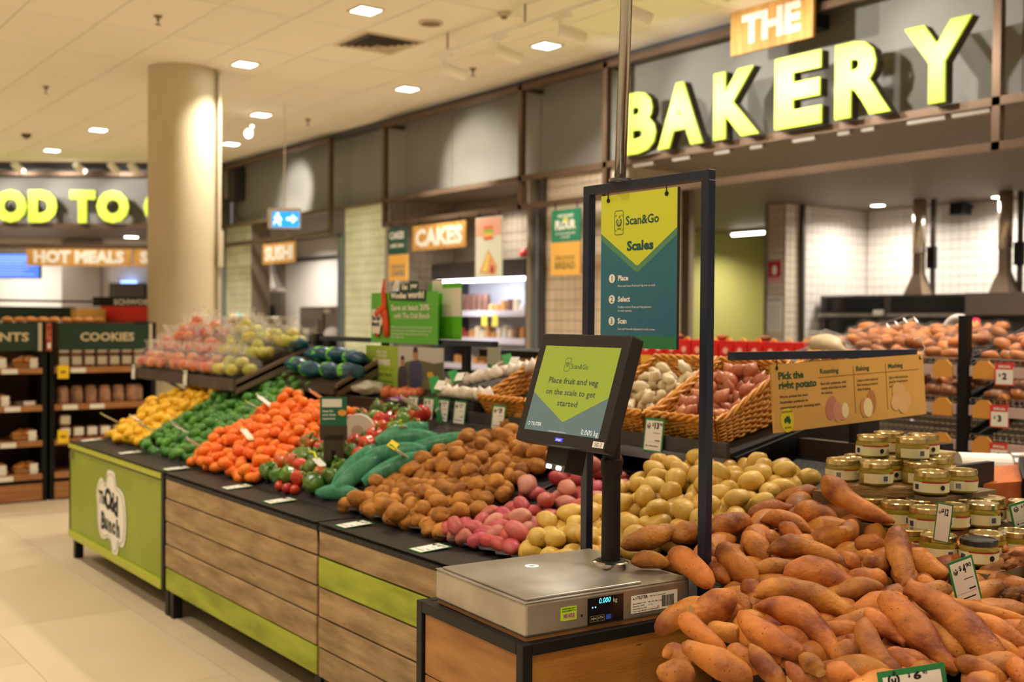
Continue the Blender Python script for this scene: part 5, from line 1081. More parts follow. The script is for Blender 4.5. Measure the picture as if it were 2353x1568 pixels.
# onions on the flat shelf
ONI = mat('onion_skin', (226, 130, 70), .35, col2=(196, 96, 60), scale=5, rnd=.1, spec=.5); PUR = mat('purple_bag', (150, 70, 150), .4); CLEAR = mat('clear_bag', (236, 234, 222), .18, spec=.6, trans=.75, alpha=.5); FROST = mat('frosted_bag', (226, 228, 206), .2, spec=.6, alpha=.75)
onm = [blob('onion', ONI, .038, .038, .035, .04, i, 2) for i in range(2)]
for i, (y, x) in enumerate(((4.66, 2.72), (4.59, 2.73), (4.52, 2.72), (4.45, 2.73), (4.62, 2.80), (4.5, 2.80))): item('onion', onm[i % 2], (x, y, 1.15), 'brown onion below the farmers poster, %s' % ('front row, leftmost', 'front row, second', 'front row, third', 'front row, rightmost', 'back row, left', 'back row, right')[i], 'onion', 'brown onions', rr(), rg.uniform(.85, 1))
t = thing('purple_onion_bag', 'purple printed bag under the brown onions', 'bag', (2.70, 4.5, 1.13)); MB().tube([(2.69, 4.60, 1.124), (2.685, 4.5, 1.13), (2.69, 4.42, 1.124)], [.008, .016, .01], 10).build('bag', PUR, t, smooth=True, world=True); MB().box(2.668, 2.670, 4.47, 4.54, 1.12, 1.134).build('print', WTXT, t, world=True)
def bag_shape(seed, sx, sy, sz): return blob('bag', FROST, sx, sy, sz, .16, seed, 3, 2.2)
for i, (y, l) in enumerate(((5.42, .10), (5.15, .13), (4.9, .11))):
    t = thing('frosted_bag', ('frosted bag of greens on the onion shelf, left one', 'frosted bag of greens on the onion shelf, middle one', 'frosted bag of greens on the onion shelf beside the onions')[i], 'bag', (2.76, y, 1.157)); link('film', bag_shape(i, .075, l, .04), t)
    for k in range(3): o = link('vegetable', blob('vegetable', mat('pale_veg', (206, 190, 130), .5, rnd=.1), .03, .03, .022, .05, k), t); o.location = (rg.uniform(-.02, .02), -l*.5+k*l*.5, -.005)
# ================================================================== bagged fruit on the far tray
APR = mat('apple_red', (206, 52, 56), .3, col2=(230, 160, 90), scale=5, rnd=.1, spec=.5); APG = mat('pear_green', (182, 190, 56), .3, col2=(214, 196, 90), scale=5, rnd=.1, spec=.5)
FILM = mat('clear_film', (250, 246, 240), .12, spec=.8, alpha=.10); PINKP = mat('pink_print', (226, 120, 124), .3)
apm = blob('fruit', APR, .035, .035, .031, .03, 1, 2); peg = blob('fruit', APG, .034, .034, .034, .04, 2, 2)
def fruit_bag(lb, x, y, z, me, seed, print_=None):
    rg2 = random.Random(seed); t = thing('fruit_bag', lb, 'bag', (x, y, z), rot=(0, 0, rg2.uniform(0, 6)), group='bags of apples and pears')
    for i in range(8):
        o = link('fruit', me, t); a = i*.9; o.location = (.055*math.cos(a)*(1 if i < 6 else .3), .055*math.sin(a)*(1 if i < 6 else .3), .02 if i < 6 else .06); o.rotation_euler = rr()
    link('film', blob('film', FILM, .105, .10, .075, .2, seed, 3, 2.6), t).location = (0, 0, .04)
    mb = MB(); 
    for k in range(5): a = k*1.3; mb.add([(0, 0, .10), (.02*math.cos(a), .02*math.sin(a), .11), (.045*math.cos(a+.3), .045*math.sin(a+.3), .16), (.01*math.cos(a), .01*math.sin(a), .165)], [(0, 1, 2, 3)])
    mb.build('gathered_neck', mat('film_neck', (244, 240, 232), .25, alpha=.3), t)
    if print_: MB().box(-.05, .05, -.02, .04, .112, .114).build('printed_label', print_, t)
tz = lambda x: 1.145+(x-2.40)*(1.34-1.145)/.46
k = 0
for i in range(3):
    for j in range(9):
        x = 2.47+i*.15; y = 5.82+j*.185+(.09 if i % 2 else 0)
        if y > 7.42: continue
        red = y > 6.42+.25*(i-1)
        fruit_bag('clear bag of %s on the sloped tray, %s row, %s from the right' % ('red apples' if red else 'yellow green pears', ('front', 'middle', 'back')[i], nth(j)), x, y, tz(x)+.025+(.03 if i else 0), apm if red else peg, k, PINKP if (red and k % 3 == 0) else None); k += 1
for i, (y, x) in enumerate(((6.0, 2.64), (6.3, 2.72), (6.75, 2.68), (7.05, 2.62), (7.2, 2.76))):
    fruit_bag('clear bag of %s lying on top of the fruit bags, %s from the right' % ('pears' if y < 6.5 else 'red apples', nth(i)), x, y, tz(x)+.13, peg if y < 6.5 else apm, 60+i, None)
for i, (y, c, lb) in enumerate(((7.36, 0, 'narrow shelf ticket at the far end of the apple tray'), (6.42, 1, 'narrow shelf ticket in the middle of the apple tray'))): ticket(lb, (2.372, y, 1.10), WALLR, (.05, 0, 1), '4', .07, .10, '50')
# blue net bags
BLU = mat('blue_net_bag', (14, 66, 96), .3, col2=(20, 96, 120), scale=12, spec=.6, rnd=.1); GLOW = mat('lime_net_label', (120, 220, 60), .4)
for i, (x, y, z) in enumerate(((2.70, 5.60, 1.25), (2.68, 5.40, 1.235), (2.70, 5.20, 1.235), (2.80, 5.52, 1.31), (2.80, 5.32, 1.31), (2.80, 5.12, 1.30), (2.78, 5.80, 1.36), (2.72, 5.04, 1.235))):
    t = thing('blue_net_bag', ('dark blue netted bag on the small sloped tray, %s' % ('front row left', 'front row second', 'front row third', 'back row left', 'back row second', 'back row third', '', 'front row right end')[i] if i != 6 else 'dark blue netted bag lying across the apple tray corner'), 'bag', (x, y, z), rot=(0, .4, rg.uniform(-.4, .4)), group='blue netted bags'); link('net', blob('net', BLU, .055, .105, .042, .12, i, 3, 2.4), t)
    MB().tube([(0, -.015+.02*(i % 3), 0), (0, .02+.02*(i % 3), 0)], .052, 18, flat=.82).build('label_band', GLOW, t)
# produce posters on the rail
def poster(lb, y0, y1, z0, z1, m, x=2.862, name='hanging_poster'):
    t = thing(name, lb, 'poster', M=FR((x, y1, z0), WALLR)); w_, h_ = y1-y0, z1-z0; MB().box(0, w_, 0, h_, -.005, 0).build('board', m, t); return t, w_, h_
OBG = mat('odd_green', (96, 184, 62), .5)
p2, w2, h2 = poster('white edged green sign standing just behind the odd bunch save sign', 4.34, 4.62, 1.41, 1.68, mat('bright_green', (92, 190, 30), .5), 2.93); MB().box(.12, w2, .11, .245, 0, .001).build('white_panel', WHITE, p2); MB().box(.03, .12, .22, .285, 0, .001).build('white_tab', WHITE, p2)
p1, w1, h1 = poster('green sign with crossed carrots saying save with the odd bunch', 4.44, 5.075, 1.385, 1.64, OBG, 2.865)
MB().poly([(.19, .215), (.53, .205), (.535, .26), (.46, .265), (.46, .305), (.38, .31), (.38, .298), (.29, .292), (.285, .26), (.185, .255)], 0, .002).build('green_burst', DKGRN, p1)
words(p1, WTXT, [('Get', .335, .268, .024, 'c', .05), ('your', .42, .275, .022, 'c', .05), ('Woolies', .275, .225, .026, 'c', .05, .0, .15), ('worth!', .44, .226, .03, 'c', .05, 0, .15), ('Save at least 20%', .385, .165, .028, 'c', .02, 0, .36), ("with The Odd Bunch", .40, .125, .026, 'c', .015, 0, .33)] + [(l_, .2, .076-i*.0165, .011, 'l', .0, 0, wd) for i, (l_, wd) in enumerate((('When you pick this selection of amazing seconds', .39), ('fruit and veg, you are helping our growers and', .38), ('reducing waste. Same great taste for less,', .36), ('every single day.', .13)))], .0025)
CARR = mat('carrot_orange', (232, 92, 34), .5, col2=(212, 68, 28), scale=12)
cr = MB().tube([(.07, .03, .004), (.08, .10, .006), (.115, .16, .006), (.16, .225, .006)][::-1], [.012, .026, .028, .022], 8, flat=.25).tube([(.165, .03, .006), (.16, .10, .008), (.145, .18, .008), (.135, .26, .008), (.14, .325, .006)], [.026, .034, .026, .02, .008], 8, flat=.25).tube([(.07, .14, .012), (.12, .17, .014), (.17, .19, .012)], [.02, .02, .014], 8, flat=.4)
cr.build('carrots', CARR, p1, smooth=True); MB().poly([(.215, .262), (.23, .30), (.25, .318), (.27, .3), (.275, .262)], 0, .0015).build('white_tab', WHITE, p1)
bb = MB().poly([(.075+(.062+.007*math.cos(6*a))*math.cos(a)*.95, .108+(.062+.007*math.cos(6*a))*math.sin(a)*1.05) for a in [i*2*PI/36 for i in range(36)]], .014, .016).build('badge', WHITE, p1); words(bb, INK, [('The Odd', .075, .115, .022, 'c', .04, .05, .085), ('Bunch', .075, .085, .022, 'c', .04, .05, .075)], .0175)
p3, w3, h3 = poster('lime and photo poster about the farmers, hung below the green save sign', 4.375, 5.11, 1.165, 1.37, mat('farm_photo_sky', (196, 196, 190), .5), 2.855)
MB().box(0, .325, 0, h3, 0, .001).build('lime_half', mat('farm_lime', (158, 186, 62), .5), p3)
words(p3, WTXT, [('MEET OUR', .165, .165, .016, 'c', .02, 0, .10), ('AUSTRALIAN', .165, .148, .012, 'c', .02, 0, .10), ('FARMERS', .165, .108, .028, 'c', .04, 0, .17)], .0015); words(p3, GT, [('The Taylor family,', .165, .052, .018, 'c', .015, .15, .21), ('growing with Woolworths', .165, .018, .013, 'c', .015, .1, .23)], .0015); MB().box(.05, .28, .085, .0865, .001, .0015).build('rule_line', GT, p3)
MB().box(.325, w3, 0, .07, 0, .001).build('field_print', mat('farm_field', (120, 118, 78), .6), p3); MB().poly([(.33, .06), (.40, .13), (.5, .145), (.66, .13), (w3, .14), (w3, .05), (.33, .05)][::-1], .0005, .0012).build('hedge_print', mat('farm_hedge', (96, 98, 74), .6), p3)
def figure(x, k, c):
    MB().poly([(x-.05*k, 0), (x-.055*k, .06*k), (x-.045*k, .115*k), (x-.02*k, .13*k), (x+.02*k, .13*k), (x+.05*k, .112*k), (x+.06*k, .06*k), (x+.05*k, 0)][::-1], .001, .002).build('shirt_print', c, p3)
    MB().poly(disc(x, .156*k, .020*k, 16, .028*k), .001, .0024).build('face_print', mat('print_skin', (186, 132, 104), .6), p3); MB().poly([(x-.02*k, .166*k), (x-.014*k, .189*k), (x+.014*k, .189*k), (x+.02*k, .166*k)][::-1], .0024, .003).build('hair_print', mat('print_hair', (70, 54, 48), .6), p3)
figure(.49, 1.08, mat('print_navy', (66, 68, 104), .6)); figure(.37, .84, mat('print_slate', (70, 62, 74), .6)); MB().poly(disc(.625, .075, .03, 14, .016), .001, .002).build('gold_print', mat('print_gold', (214, 176, 50), .6), p3)
# ================================================================== jars
JB = mat('curd_filling', (222, 204, 130), .35, spec=.5); JG = mat('jar_glass', (176, 152, 28), .08, spec=.7, alpha=.6); JL = mat('gold_lid', (206, 184, 128), .25, metal=.9); JD = mat('black_lid', (36, 34, 36), .3, spec=.6); JP = mat('jar_label', (228, 218, 168), .5); JR = mat('label_red', (170, 34, 40), .5)
def arc(r, z0, z1, a0, a1, n=10):
    mb = MB(); vs = []
    for i in range(n+1): a = a0+(a1-a0)*i/n; vs += [(r*math.cos(a), r*math.sin(a), z0), (r*math.cos(a), r*math.sin(a), z1)]
    return mb.add(vs, [(2*i, 2*i+2, 2*i+3, 2*i+1) for i in range(n)])
def jar_proto(lb, loc, rz, lid=JL):
    t = thing('curd_jar', lb, 'jar', loc, rot=(0, 0, rz), group='glass jars of lemon curd')
    MB().lathe([(.030, .001), (.038, .004), (.0392, .012), (.0392, .026)], 28).build('curd', JB, t, smooth=True)
    MB().lathe([(.036, .0), (.0402, .004), (.0402, .036), (.037, .042), (.037, .047)], 28, caps=False).build('glass', JG, t, smooth=True)
    MB().lathe([(.0385, .042), (.0385, .052), (.037, .0545), (.034, .0545), (.033, .053)], 28).build('lid', lid, t)
    l_ = arc(.0407, .006, .029, -2.1, 2.1, 20).build('label', JP, t); arc(.0409, .028, .0315, -.45, 2.1, 14).build('red_stripe', JR, l_); arc(.0410, .009, .027, -1.02, -.55).build('barcode_patch', WHITE, l_)
    mb = MB()
    for k_ in range(5): mb.box(.0, .0006, -.0055+k_*.0024, -.0042+k_*.0024, .012, .024)
    o = mb.build('barcode', INK, l_); o.matrix_basis = Matrix.Rotation(-.78, 4, 'Z') @ Matrix.Translation((.0412, 0, 0))
    MB().poly(disc(0, 0, .006, 12), 0, .0006).build('stamp', INK, l_).matrix_basis = Matrix.Rotation(.75, 4, 'Z') @ Matrix.Translation((.041, 0, .018)) @ Matrix.Rotation(PI/2, 4, 'Y')
    return t
JARS = [(2.67, 1.895, 1.128, 0), (2.797, 1.93, 1.128, 0), (2.717, 1.80, 1.128, 0), (2.83, 1.84, 1.128, 0), (2.55, 1.905, 1.07, 1), (2.565, 1.808, 1.07, 1), (2.655, 1.838, 1.07, 1), (2.755, 1.875, 1.07, 1), (2.67, 1.745, 1.07, 1), (2.79, 1.78, 1.07, 1), (2.66, 1.93, 1.07, 1), (2.88, 1.82, 1.07, 1),
        (2.616, 1.675, 1.058, 2), (2.71, 1.65, 1.058, 2), (2.507, 1.70, .983, 3), (2.50, 1.612, .983, 3), (2.59, 1.60, .983, 3), (2.68, 1.57, .983, 3), (2.78, 1.61, .983, 3), (2.80, 1.52, .983, 3), (2.60, 1.69, .983, 3), (2.70, 1.66, .983, 3), (2.52, 1.79, .983, 3),
        (2.42, 1.528, .935, 4), (2.455, 1.445, .935, 5), (2.545, 1.475, .935, 4), (2.63, 1.45, .935, 4), (2.72, 1.44, .935, 4), (2.44, 1.62, .935, 4)]
where = {0: 'curd jar with a gold lid on the topmost tier', 1: 'gold lidded curd jar standing on the rough timber slab', 2: 'gold lidded curd jar right of the timber slab', 3: 'gold lidded curd jar in the crowded middle row of jars', 4: 'gold lidded curd jar in the lowest front row', 5: 'single jar with a black lid in the lowest front row'}
p = None
tier = {}
for q in sorted(JARS, key=lambda q: (q[0]*rt0.x+q[1]*rt0.y)/(q[0]*fwd.x+q[1]*fwd.y)): tier.setdefault(q[3], []).append(q)
where_ = where
for i, (x, y, z, k) in enumerate(JARS):
    where = {k: where_[k]+(', %s from the left' % nth(tier[k].index((x, y, z, k))) if k != 5 else '')}
    lk = -(PI/2+YAW)+.75*(i % 3-1)+.3
    if p is None: p = jar_proto(where[k], (x, y, z), lk); p.scale = (1.1,)*3
    elif k == 5: jar_proto(where[5], (x, y, z), lk, JD).scale = (1.1,)*3
    else: dup(p, where[k], M=Matrix.Translation((x, y, z)) @ Matrix.Rotation(lk, 4, 'Z') @ Matrix.Scale(1.1, 4))
t = thing('jar_stand', 'stepped dark display stand under the jars', 'stand', (2.6, 1.65, FZ)); SB = mat('stand_board', (118, 96, 66), .6)
MB().box(2.38, 3.0, 1.38, 1.83, .905, .930).build('step_board', SB, t, world=True); MB().box(2.47, 3.0, 1.57, 1.80, .93, .978).build('step_board', SB, t, world=True); MB().box(2.52, 3.0, 1.80, 1.98, .93, 1.035).build('riser', SB, t, world=True); MB().box(2.58, 2.85, 1.63, 1.70, .978, 1.053).build('riser', SB, t, world=True)
MB().box(2.6, 3.0, 1.84, 1.96, 1.1265-.004, 1.1265).build('top_board', mat('clear_board', (206, 190, 140), .3), t, world=True); MB().box(2.45, 3.0, 1.42, 1.96, FZ, .905).build('body', BLK, t, world=True)
sl = tag(MB().poly([(2.47, 1.90), (2.50, 1.83), (2.58, 1.745), (2.70, 1.70), (2.86, 1.74), (2.92, 1.86), (2.80, 1.96), (2.55, 1.97)], 1.036, 1.069).build('timber_slab', mat('raw_slab', (170, 134, 82), .7, col2=(132, 98, 54), scale=20, stretch=(1, 1, 6), bump=.4), bevel=.006), 'rough edged timber slab carrying the second tier of jars', 'slab')
for q in range(5): pass
# ginger / turmeric roots at the right edge
TUR = mat('turmeric_skin', (150, 96, 38), .7, col2=(112, 66, 26), scale=20, bump=.4, bscale=80, rnd=.15)
tm_ = [blob('root', TUR, .034, .015, .014, .2, i, 3, 2.2) for i in range(4)]
rg = random.Random(4)
for i in range(34):
    up_ = i % 2; x = 2.32+rg.random()*.26 + .10*up_; y = 1.20+rg.random()*.16+.12*up_; z = .845+.045*up_*1.2+rg.random()*.04+(x-2.3)*.12
    item('turmeric_root', rg.choice(tm_), (x, y, z), 'brown knobbly root in the box at the right edge, %s' % ('upper compartment' if up_ else 'lower compartment'), 'root', 'brown roots, '+('upper compartment' if up_ else 'lower compartment'), (rg.uniform(-.3, .3), rg.uniform(-.3, .3), rg.uniform(-1.4, .2)), rg.uniform(.8, 1.5))
t = thing('root_box', 'dark box with a divider holding brown roots at the right edge', 'box', (2.5, 1.28, .8)); BXM = mat('root_box_board', (64, 44, 32), .6)
MB().box(2.30, 2.75, 1.10, 1.44, .80, .835).build('floor_board', BXM, t, world=True); MB().hexa([(2.30, 1.37, .83), (2.75, 1.27, .83), (2.75, 1.28, .83), (2.30, 1.38, .83), (2.30, 1.37, .90), (2.75, 1.27, .915), (2.75, 1.28, .915), (2.30, 1.38, .90)]).build('divider', BXM, t, world=True); MB().box(2.32, 2.75, 1.42, 1.44, .83, .93).build('back_board', BXM, t, world=True); MB().box(2.35, 2.7, 1.15, 1.4, FZ, .80).build('body', BLK, t, world=True)
# bag roll in its orange timber box
t = thing('bag_roll', 'white roll of produce bags in a clear holder', 'roll', (3.65, 2.14, 1.0)); MB().tube([(3.56, 2.18, 1.005), (3.70, 2.07, 1.0)], .05, 24).build('roll', WHITE, t, smooth=False, world=True); MB().tube([(3.70, 2.07, 1.0), (3.74, 2.04, 1.0)], .058, 24).build('end_cap', CLEAR, t, world=True); MB().hexa([(3.5, 2.1, .93), (3.75, 1.95, .93), (3.8, 2.1, .93), (3.6, 2.25, .93), (3.5, 2.1, .95), (3.75, 1.95, .95), (3.8, 2.1, .95), (3.6, 2.25, .95)]).build('cradle', CLEAR, t, world=True)
OT = mat('orange_timber', (196, 106, 44), .45, col2=(170, 84, 32), scale=3, stretch=(1, 6, 6))
t = thing('timber_box', 'orange timber box with a black strap at the right edge', 'box', (3.45, 1.85, FZ))
MB().hexa([(3.28, 1.98, .93), (3.55, 1.70, .93), (3.85, 1.75, .93), (3.5, 2.12, .93), (3.28, 1.98, .985), (3.55, 1.70, 1.03), (3.85, 1.75, 1.06), (3.5, 2.12, 1.01)]).build('box_body', OT, t, world=True); MB().hexa([(3.30, 1.96, FZ), (3.53, 1.72, FZ), (3.8, 1.76, FZ), (3.5, 2.1, FZ), (3.30, 1.96, .93), (3.53, 1.72, .93), (3.8, 1.76, .93), (3.5, 2.1, .93)]).build('plinth', BLKP, t, world=True)
MB().tube([(3.40, 1.845, .93), (3.40, 1.845, 1.01), (3.48, 1.90, 1.035), (3.62, 1.98, 1.045)], .012, 8).build('strap', BLK, t, world=True)
# ================================================================== bread rack
t = thing('bread_rack', 'black three tier bread rack with wire shelves right of the cardboard sign', 'rack', (4.6, 2.8, FZ))
RB = 4.62
for y in (3.72, 2.80, 1.95): MB().box(RB-.02, RB+.02, y-.022, y+.022, FZ, 1.54 if y < 3 else 1.2).build('post', BLK, t, world=True)
AMB = mat('amber_bracket', (216, 152, 68), .5); RAILM = mat('shelf_rail_pink', (196, 168, 160), .4); WIRE = mat('chrome_wire', (214, 206, 198), .2, metal=.9)
TIERS = (1.30, 1.125, .965)
for k, z in enumerate(TIERS):
    for (y0, y1) in ((2.83, 3.70), (1.97, 2.77)):
        MB().box(RB-.012, RB, y0, y1, z-.03, z+.015).build('price_rail', RAILM, t, world=True)
        for y in (y0+.02, y1-.12):
            MB().poly([(0, 0), (.10, 0), (.10, .05), (.07, .08), (.03, .08), (0, .05)], 0, .01).build('bracket', AMB, t).matrix_basis = t.matrix_basis.inverted() @ Matrix(((0, 0, 1, RB-.016), (1, 0, 0, y), (0, 1, 0, z-.04), (0, 0, 0, 1)))
        mb = MB(); sl_ = .22; n = int((y1-y0)/.028)
        for i in range(n+1): y = y0+(y1-y0)*i/n; mb.tube([(RB-.0, y, z+.045), (RB, y, z), (RB+.62, y, z+.62*sl_)], .0022, 4)
        for i in range(8): x = RB+.62*i/7; mb.tube([(x, y0, z+(x-RB)*sl_), (x, y1, z+(x-RB)*sl_)], .003, 4)
        mb.tube([(RB, y0, z+.045), (RB, y1, z+.045)], .0035, 5)
        mb.build('wire_shelf', WIRE, t, world=True)
        for y in ((y0,) if y0 > 2.5 else (y0, y1)): MB().hexa([(RB, y-.008, z-.02), (RB+.65, y-.008, z-.02+.65*.3), (RB+.65, y+.008, z-.02+.65*.3), (RB, y+.008, z-.02), (RB, y-.008, z+.02), (RB+.65, y-.008, z+.02+.65*.3), (RB+.65, y+.008, z+.02+.65*.3), (RB, y+.008, z+.02)]).build('side_arm', BLK, t, world=True)
MB().box(RB+.66, RB+.70, 1.95, 3.72, FZ, 1.30).build('back_panel', mat('rack_back', (74, 70, 66), .5), t, world=True)
# loaves in film
LOAF = mat('bread_crust', (122, 60, 16), .6, col2=(186, 112, 40), scale=9, rnd=.25); DARK = mat('dark_bread', (126, 76, 44), .6, col2=(158, 104, 66), scale=6, rnd=.14)
lo_ = [blob('loaf', LOAF, .055, .034, .03, .12, i, 2) for i in range(3)]; ld_ = [blob('loaf', DARK, .065, .04, .034, .1, i, 2) for i in range(2)]
LFILM = mat('loaf_film', (250, 246, 240), .15, spec=.7, alpha=.022)
lf_ = blob('film', LFILM, .068, .046, .042, .18, 5, 2, 2.5)
rg = random.Random(33)
def loaf(x, y, z, me, lb, grp):
    o = item('bread_roll_pack', me, (x, y, z), lb, 'bread', grp, (rg.uniform(-.3, .3), rg.uniform(-.5, .1), rg.uniform(0, 3)), rg.uniform(.85, 1.1))
    link('film', lf_, o)
for (y0, y1, side) in ((2.86, 3.70, 'left'), (1.98, 2.74, 'right')):
    for k, z in enumerate(TIERS):
        if k == 2: continue
        for i in range(6):
            for j in range(11):
                if k == 1 and (i > 2): continue
                x = RB+.06+i*.09; y = y0+.04+(y1-y0-.08)*j/10+rg.uniform(-.02, .02)
                loaf(x, y, z+(x-RB)*.22+.04+(.022 if i else 0)+rg.uniform(-.01, .02), rg.choice(lo_) if k == 0 else rg.choice(ld_ if rg.random() < .6 else lo_), '%s in film, %s tier, %s bay, %s row, %s from the right' % ('golden roll' if k == 0 else 'brown loaf', 'top' if k == 0 else 'middle', side, nth(i), nth(j)), 'bread on the %s tier, %s bay' % ('top' if k == 0 else 'middle', side))
for (y, z, lb, nm) in ((2.60, 1.235, 'red edged bread ticket on the top tier right of the rack post', '2'), (2.62, 1.05, 'red edged bread ticket on the middle tier right of the rack post', '3'), (2.62, .885, 'red edged bread ticket on the lowest tier right of the rack post', '3'), (2.36, .87, 'red edged bread ticket at the right frame edge', '3')):
    g = thing('price_ticket', lb, 'ticket', M=FM((RB-.02, y, z), (.25, -1, 0), (0, 0, 1))); MB().box(-.04, .04, 0, .10, -.001, 0).build('card', mat('ticket_red', (214, 60, 58), .5), g); MB().box(-.035, .035, .006, .07, 0, .0008).build('paper', PAPER, g); words(g, INK, [(nm, 0, .028, .026, 'c', .05), ('$', -.02, .04, .012, 'c', .03)], .001); words(g, WTXT, [('SPECIAL', 0, .078, .010, 'c', .04)], .001)
t = thing('wire_sneeze_guard', 'sloping wire grid panel at the left side of the bread rack', 'guard', (5.0, 3.75, 1.4)); mb = MB()
P0, P1, P2, P3 = Vector((4.64, 3.80, 1.34)), Vector((5.20, 3.46, 1.55)), Vector((5.22, 3.42, 1.49)), Vector((4.66, 3.76, 1.28))
for i in range(15): a = P0.lerp(P1, i/14); b = P3.lerp(P2, i/14); mb.tube([a, b], .003, 4)
for i in range(4): mb.tube([P0.lerp(P3, i/3), P1.lerp(P2, i/3)], .003, 4)
mb.build('wires', WIRE, t, world=True); MB().tube([P0, P1, P2, P3, P0], .006, 6).build('border', mat('dark_steel', (0, 0, 0)), t, world=True)
t = thing('cling_roll', 'pale curved film roll standing behind the bread', 'roll', (5.3, 3.25, 1.4)); MB().tube([(5.3, 3.25+.075*math.cos(a), 1.46+.075*math.sin(a)) for a in [i*PI/12 for i in range(13)]], .02, 8).build('hoop', mat('film_roll', (212, 206, 204), .3), t, smooth=True, world=True); MB().box(5.28, 5.32, 3.16, 3.34, 1.2, 1.46).build('support', BLK, t, world=True)
# bag of bread on top, red gift boxes
t = thing('bread_bag', 'tan loaf in a shiny clear bag lying above the cardboard sign', 'bag', (3.72, 2.86, 1.405)); link('loaf', blob('loaf', mat('tan_loaf', (196, 176, 136), .5), .05, .115, .05, .1, 4, 3), t).rotation_euler = (0.15, 0, -.35); link('film', blob('film', FILM, .062, .145, .064, .2, 8, 3, 2.6), t).rotation_euler = (.15, 0, -.35)
t = thing('rear_shelf', 'dark display shelf behind the wicker baskets, under the bread bag', 'shelf', (3.75, 2.8, FZ)); MB().box(3.55, 3.92, 2.70, 3.3, 1.32, 1.345).build('top_board', DKW, t, world=True); MB().box(3.6, 3.88, 2.75, 3.25, FZ, 1.32).build('body', BLKP, t, world=True)
t = thing('rear_display', 'low dark display table behind the baskets carrying the red boxes', 'table', (5.0, 4.6, FZ)); MB().box(4.86, 5.5, 3.85, 6.2, 1.20, 1.235).build('table_top', DKW, t, world=True); MB().box(4.95, 5.4, 3.95, 6.1, FZ, 1.20).build('body', BLKP, t, world=True)
RED = mat('gift_red', (212, 36, 32), .4); GOLD = mat('gift_gold', (238, 186, 60), .4)
for i in range(17):
    y = 3.93+i*.112
    t = thing('red_gift_box', 'red and gold gift box in the row behind the baskets, %s from the right' % nth(i), 'box', (4.95, y, 1.236), rot=(0, 0, rg.uniform(-.06, .06)), group='red gift boxes')
    MB().box(-.05, .05, -.051, .051, 0, .158).build('carton', RED, t); MB().box(-.0515, -.050, -.045, .045, .0, .055).build('gold_panel', GOLD, t); MB().poly(disc(0, 0, .02, 12), 0, .001).build('emblem', mat('gift_pink', (240, 170, 150), .5), t).matrix_basis = FR((-.0512, 0, .10), WALLR); MB().tube([(-.02, -.02, .158), (-.02, -.01, .172), (-.02, .01, .172), (-.02, .02, .158)], .004, 6).build('handle', GOLD, t)
for i, (y, z) in enumerate(((3.95, 1.40), (4.3, 1.40), (4.62, 1.40), (4.75, 1.40), (5.0, 1.40))): item('bread_stick', blob('bread_stick', LOAF, .05, .035, .02, .1, i), (5.02, y, 1.41), 'golden bun on top of the red gift boxes, %s from the right' % nth(i), 'bun', 'buns on the red boxes')
# crates of bottles behind the garlic
for i, z in enumerate((1.20, 1.33)):
    t = thing('bottle_crate', ('lower', 'upper')[i]+' dark crate with a timber lip behind the garlic', 'crate', (3.75, 4.6, z)); MB().box(3.6, 3.95, 4.45 if i else 4.55, 5.15, z-.03, z+.01).build('crate_rail', BLK, t, world=True); MB().box(3.585, 3.60, 4.45 if i else 4.55, 5.15, z-.055, z-.03).build('timber_lip', mat('lip_timber', (206, 150, 92), .5), t, world=True)
    for j in range(10 if i == 0 else 0):
        y = 4.58+j*.06; b_ = item('small_bottle', MB().lathe([(.018, 0), (.018, .05), (.008, .06), (.008, .072)], 10).mesh('small_bottle', mat(('bottle_blue', 'bottle_white', 'bottle_red')[j % 3], ((50, 60, 110), (220, 216, 206), (140, 50, 44))[j % 3], .3)), (3.66, y, z+.011 if i == 0 else z+.011), 'small bottle in the lower crate behind the garlic, %s from the right' % nth(j), 'bottle', 'bottles in the crates'); link('cap', MB().lathe([(.009, .072), (.009, .082)], 8).mesh('cap', BLK), b_)
t = thing('crate_stand', 'dark stand under the bottle crates', 'stand', (3.8, 4.8, FZ)); MB().box(3.62, 3.95, 4.5, 5.15, FZ, 1.14).build('body', BLKP, t, world=True); MB().box(3.6, 3.95, 4.45, 5.15, 1.14, 1.17).build('top_board', DKW, t, world=True)
item('shelf_card', MB().box(0, .004, -.06, .06, 0, .10).mesh('shelf_card', WHITE), (3.58, 4.98, 1.26), 'white card standing by the bottle crates', 'card')
# cake fridge
t = thing('cake_fridge', 'bright lit open cake fridge in the alcove under the CAKES board', 'fridge', (7.4, 10.2, FZ)); FRG = mat('fridge_white', (226, 226, 236), .4); FCASE = mat('fridge_case', (70, 68, 76), .4)
MB().box(7.55, 7.60, 9.30, 11.04, FZ, 2.0).build('back_wall', FRG, t, world=True); MB().box(7.1, 7.6, 9.27, 9.32, FZ, 2.05).build('side_wall', FCASE, t, world=True); MB().box(7.1, 7.6, 11.02, 11.07, FZ, 2.05).build('side_wall', FCASE, t, world=True); MB().box(7.05, 7.6, 9.27, 11.07, 1.97, 2.16).build('canopy', FCASE, t, world=True)
MB().box(7.08, 7.14, 9.34, 11.0, 1.935, 1.968).build('lamp', mat('fridge_lamp', (255, 255, 255), .4, emit=9, ecol=(240, 244, 255)), t, world=True)
for z in (1.60, 1.30, 1.0): MB().box(7.16, 7.56, 9.32, 11.02, z-.03, z).build('shelf', FRG, t, world=True); MB().box(7.14, 7.16, 9.32, 11.02, z-.05, z+.015).build('ticket_rail', mat('fridge_rail', (206, 204, 226), .4), t, world=True)
MB().box(7.1, 7.6, 9.27, 11.07, FZ, .9).build('base', FCASE, t, world=True)
light('AREA', (7.12, 10.15, 1.93), 9, (.92, .95, 1), .05, size_y=1.6, to=(7.4, 10.15, 1.2))
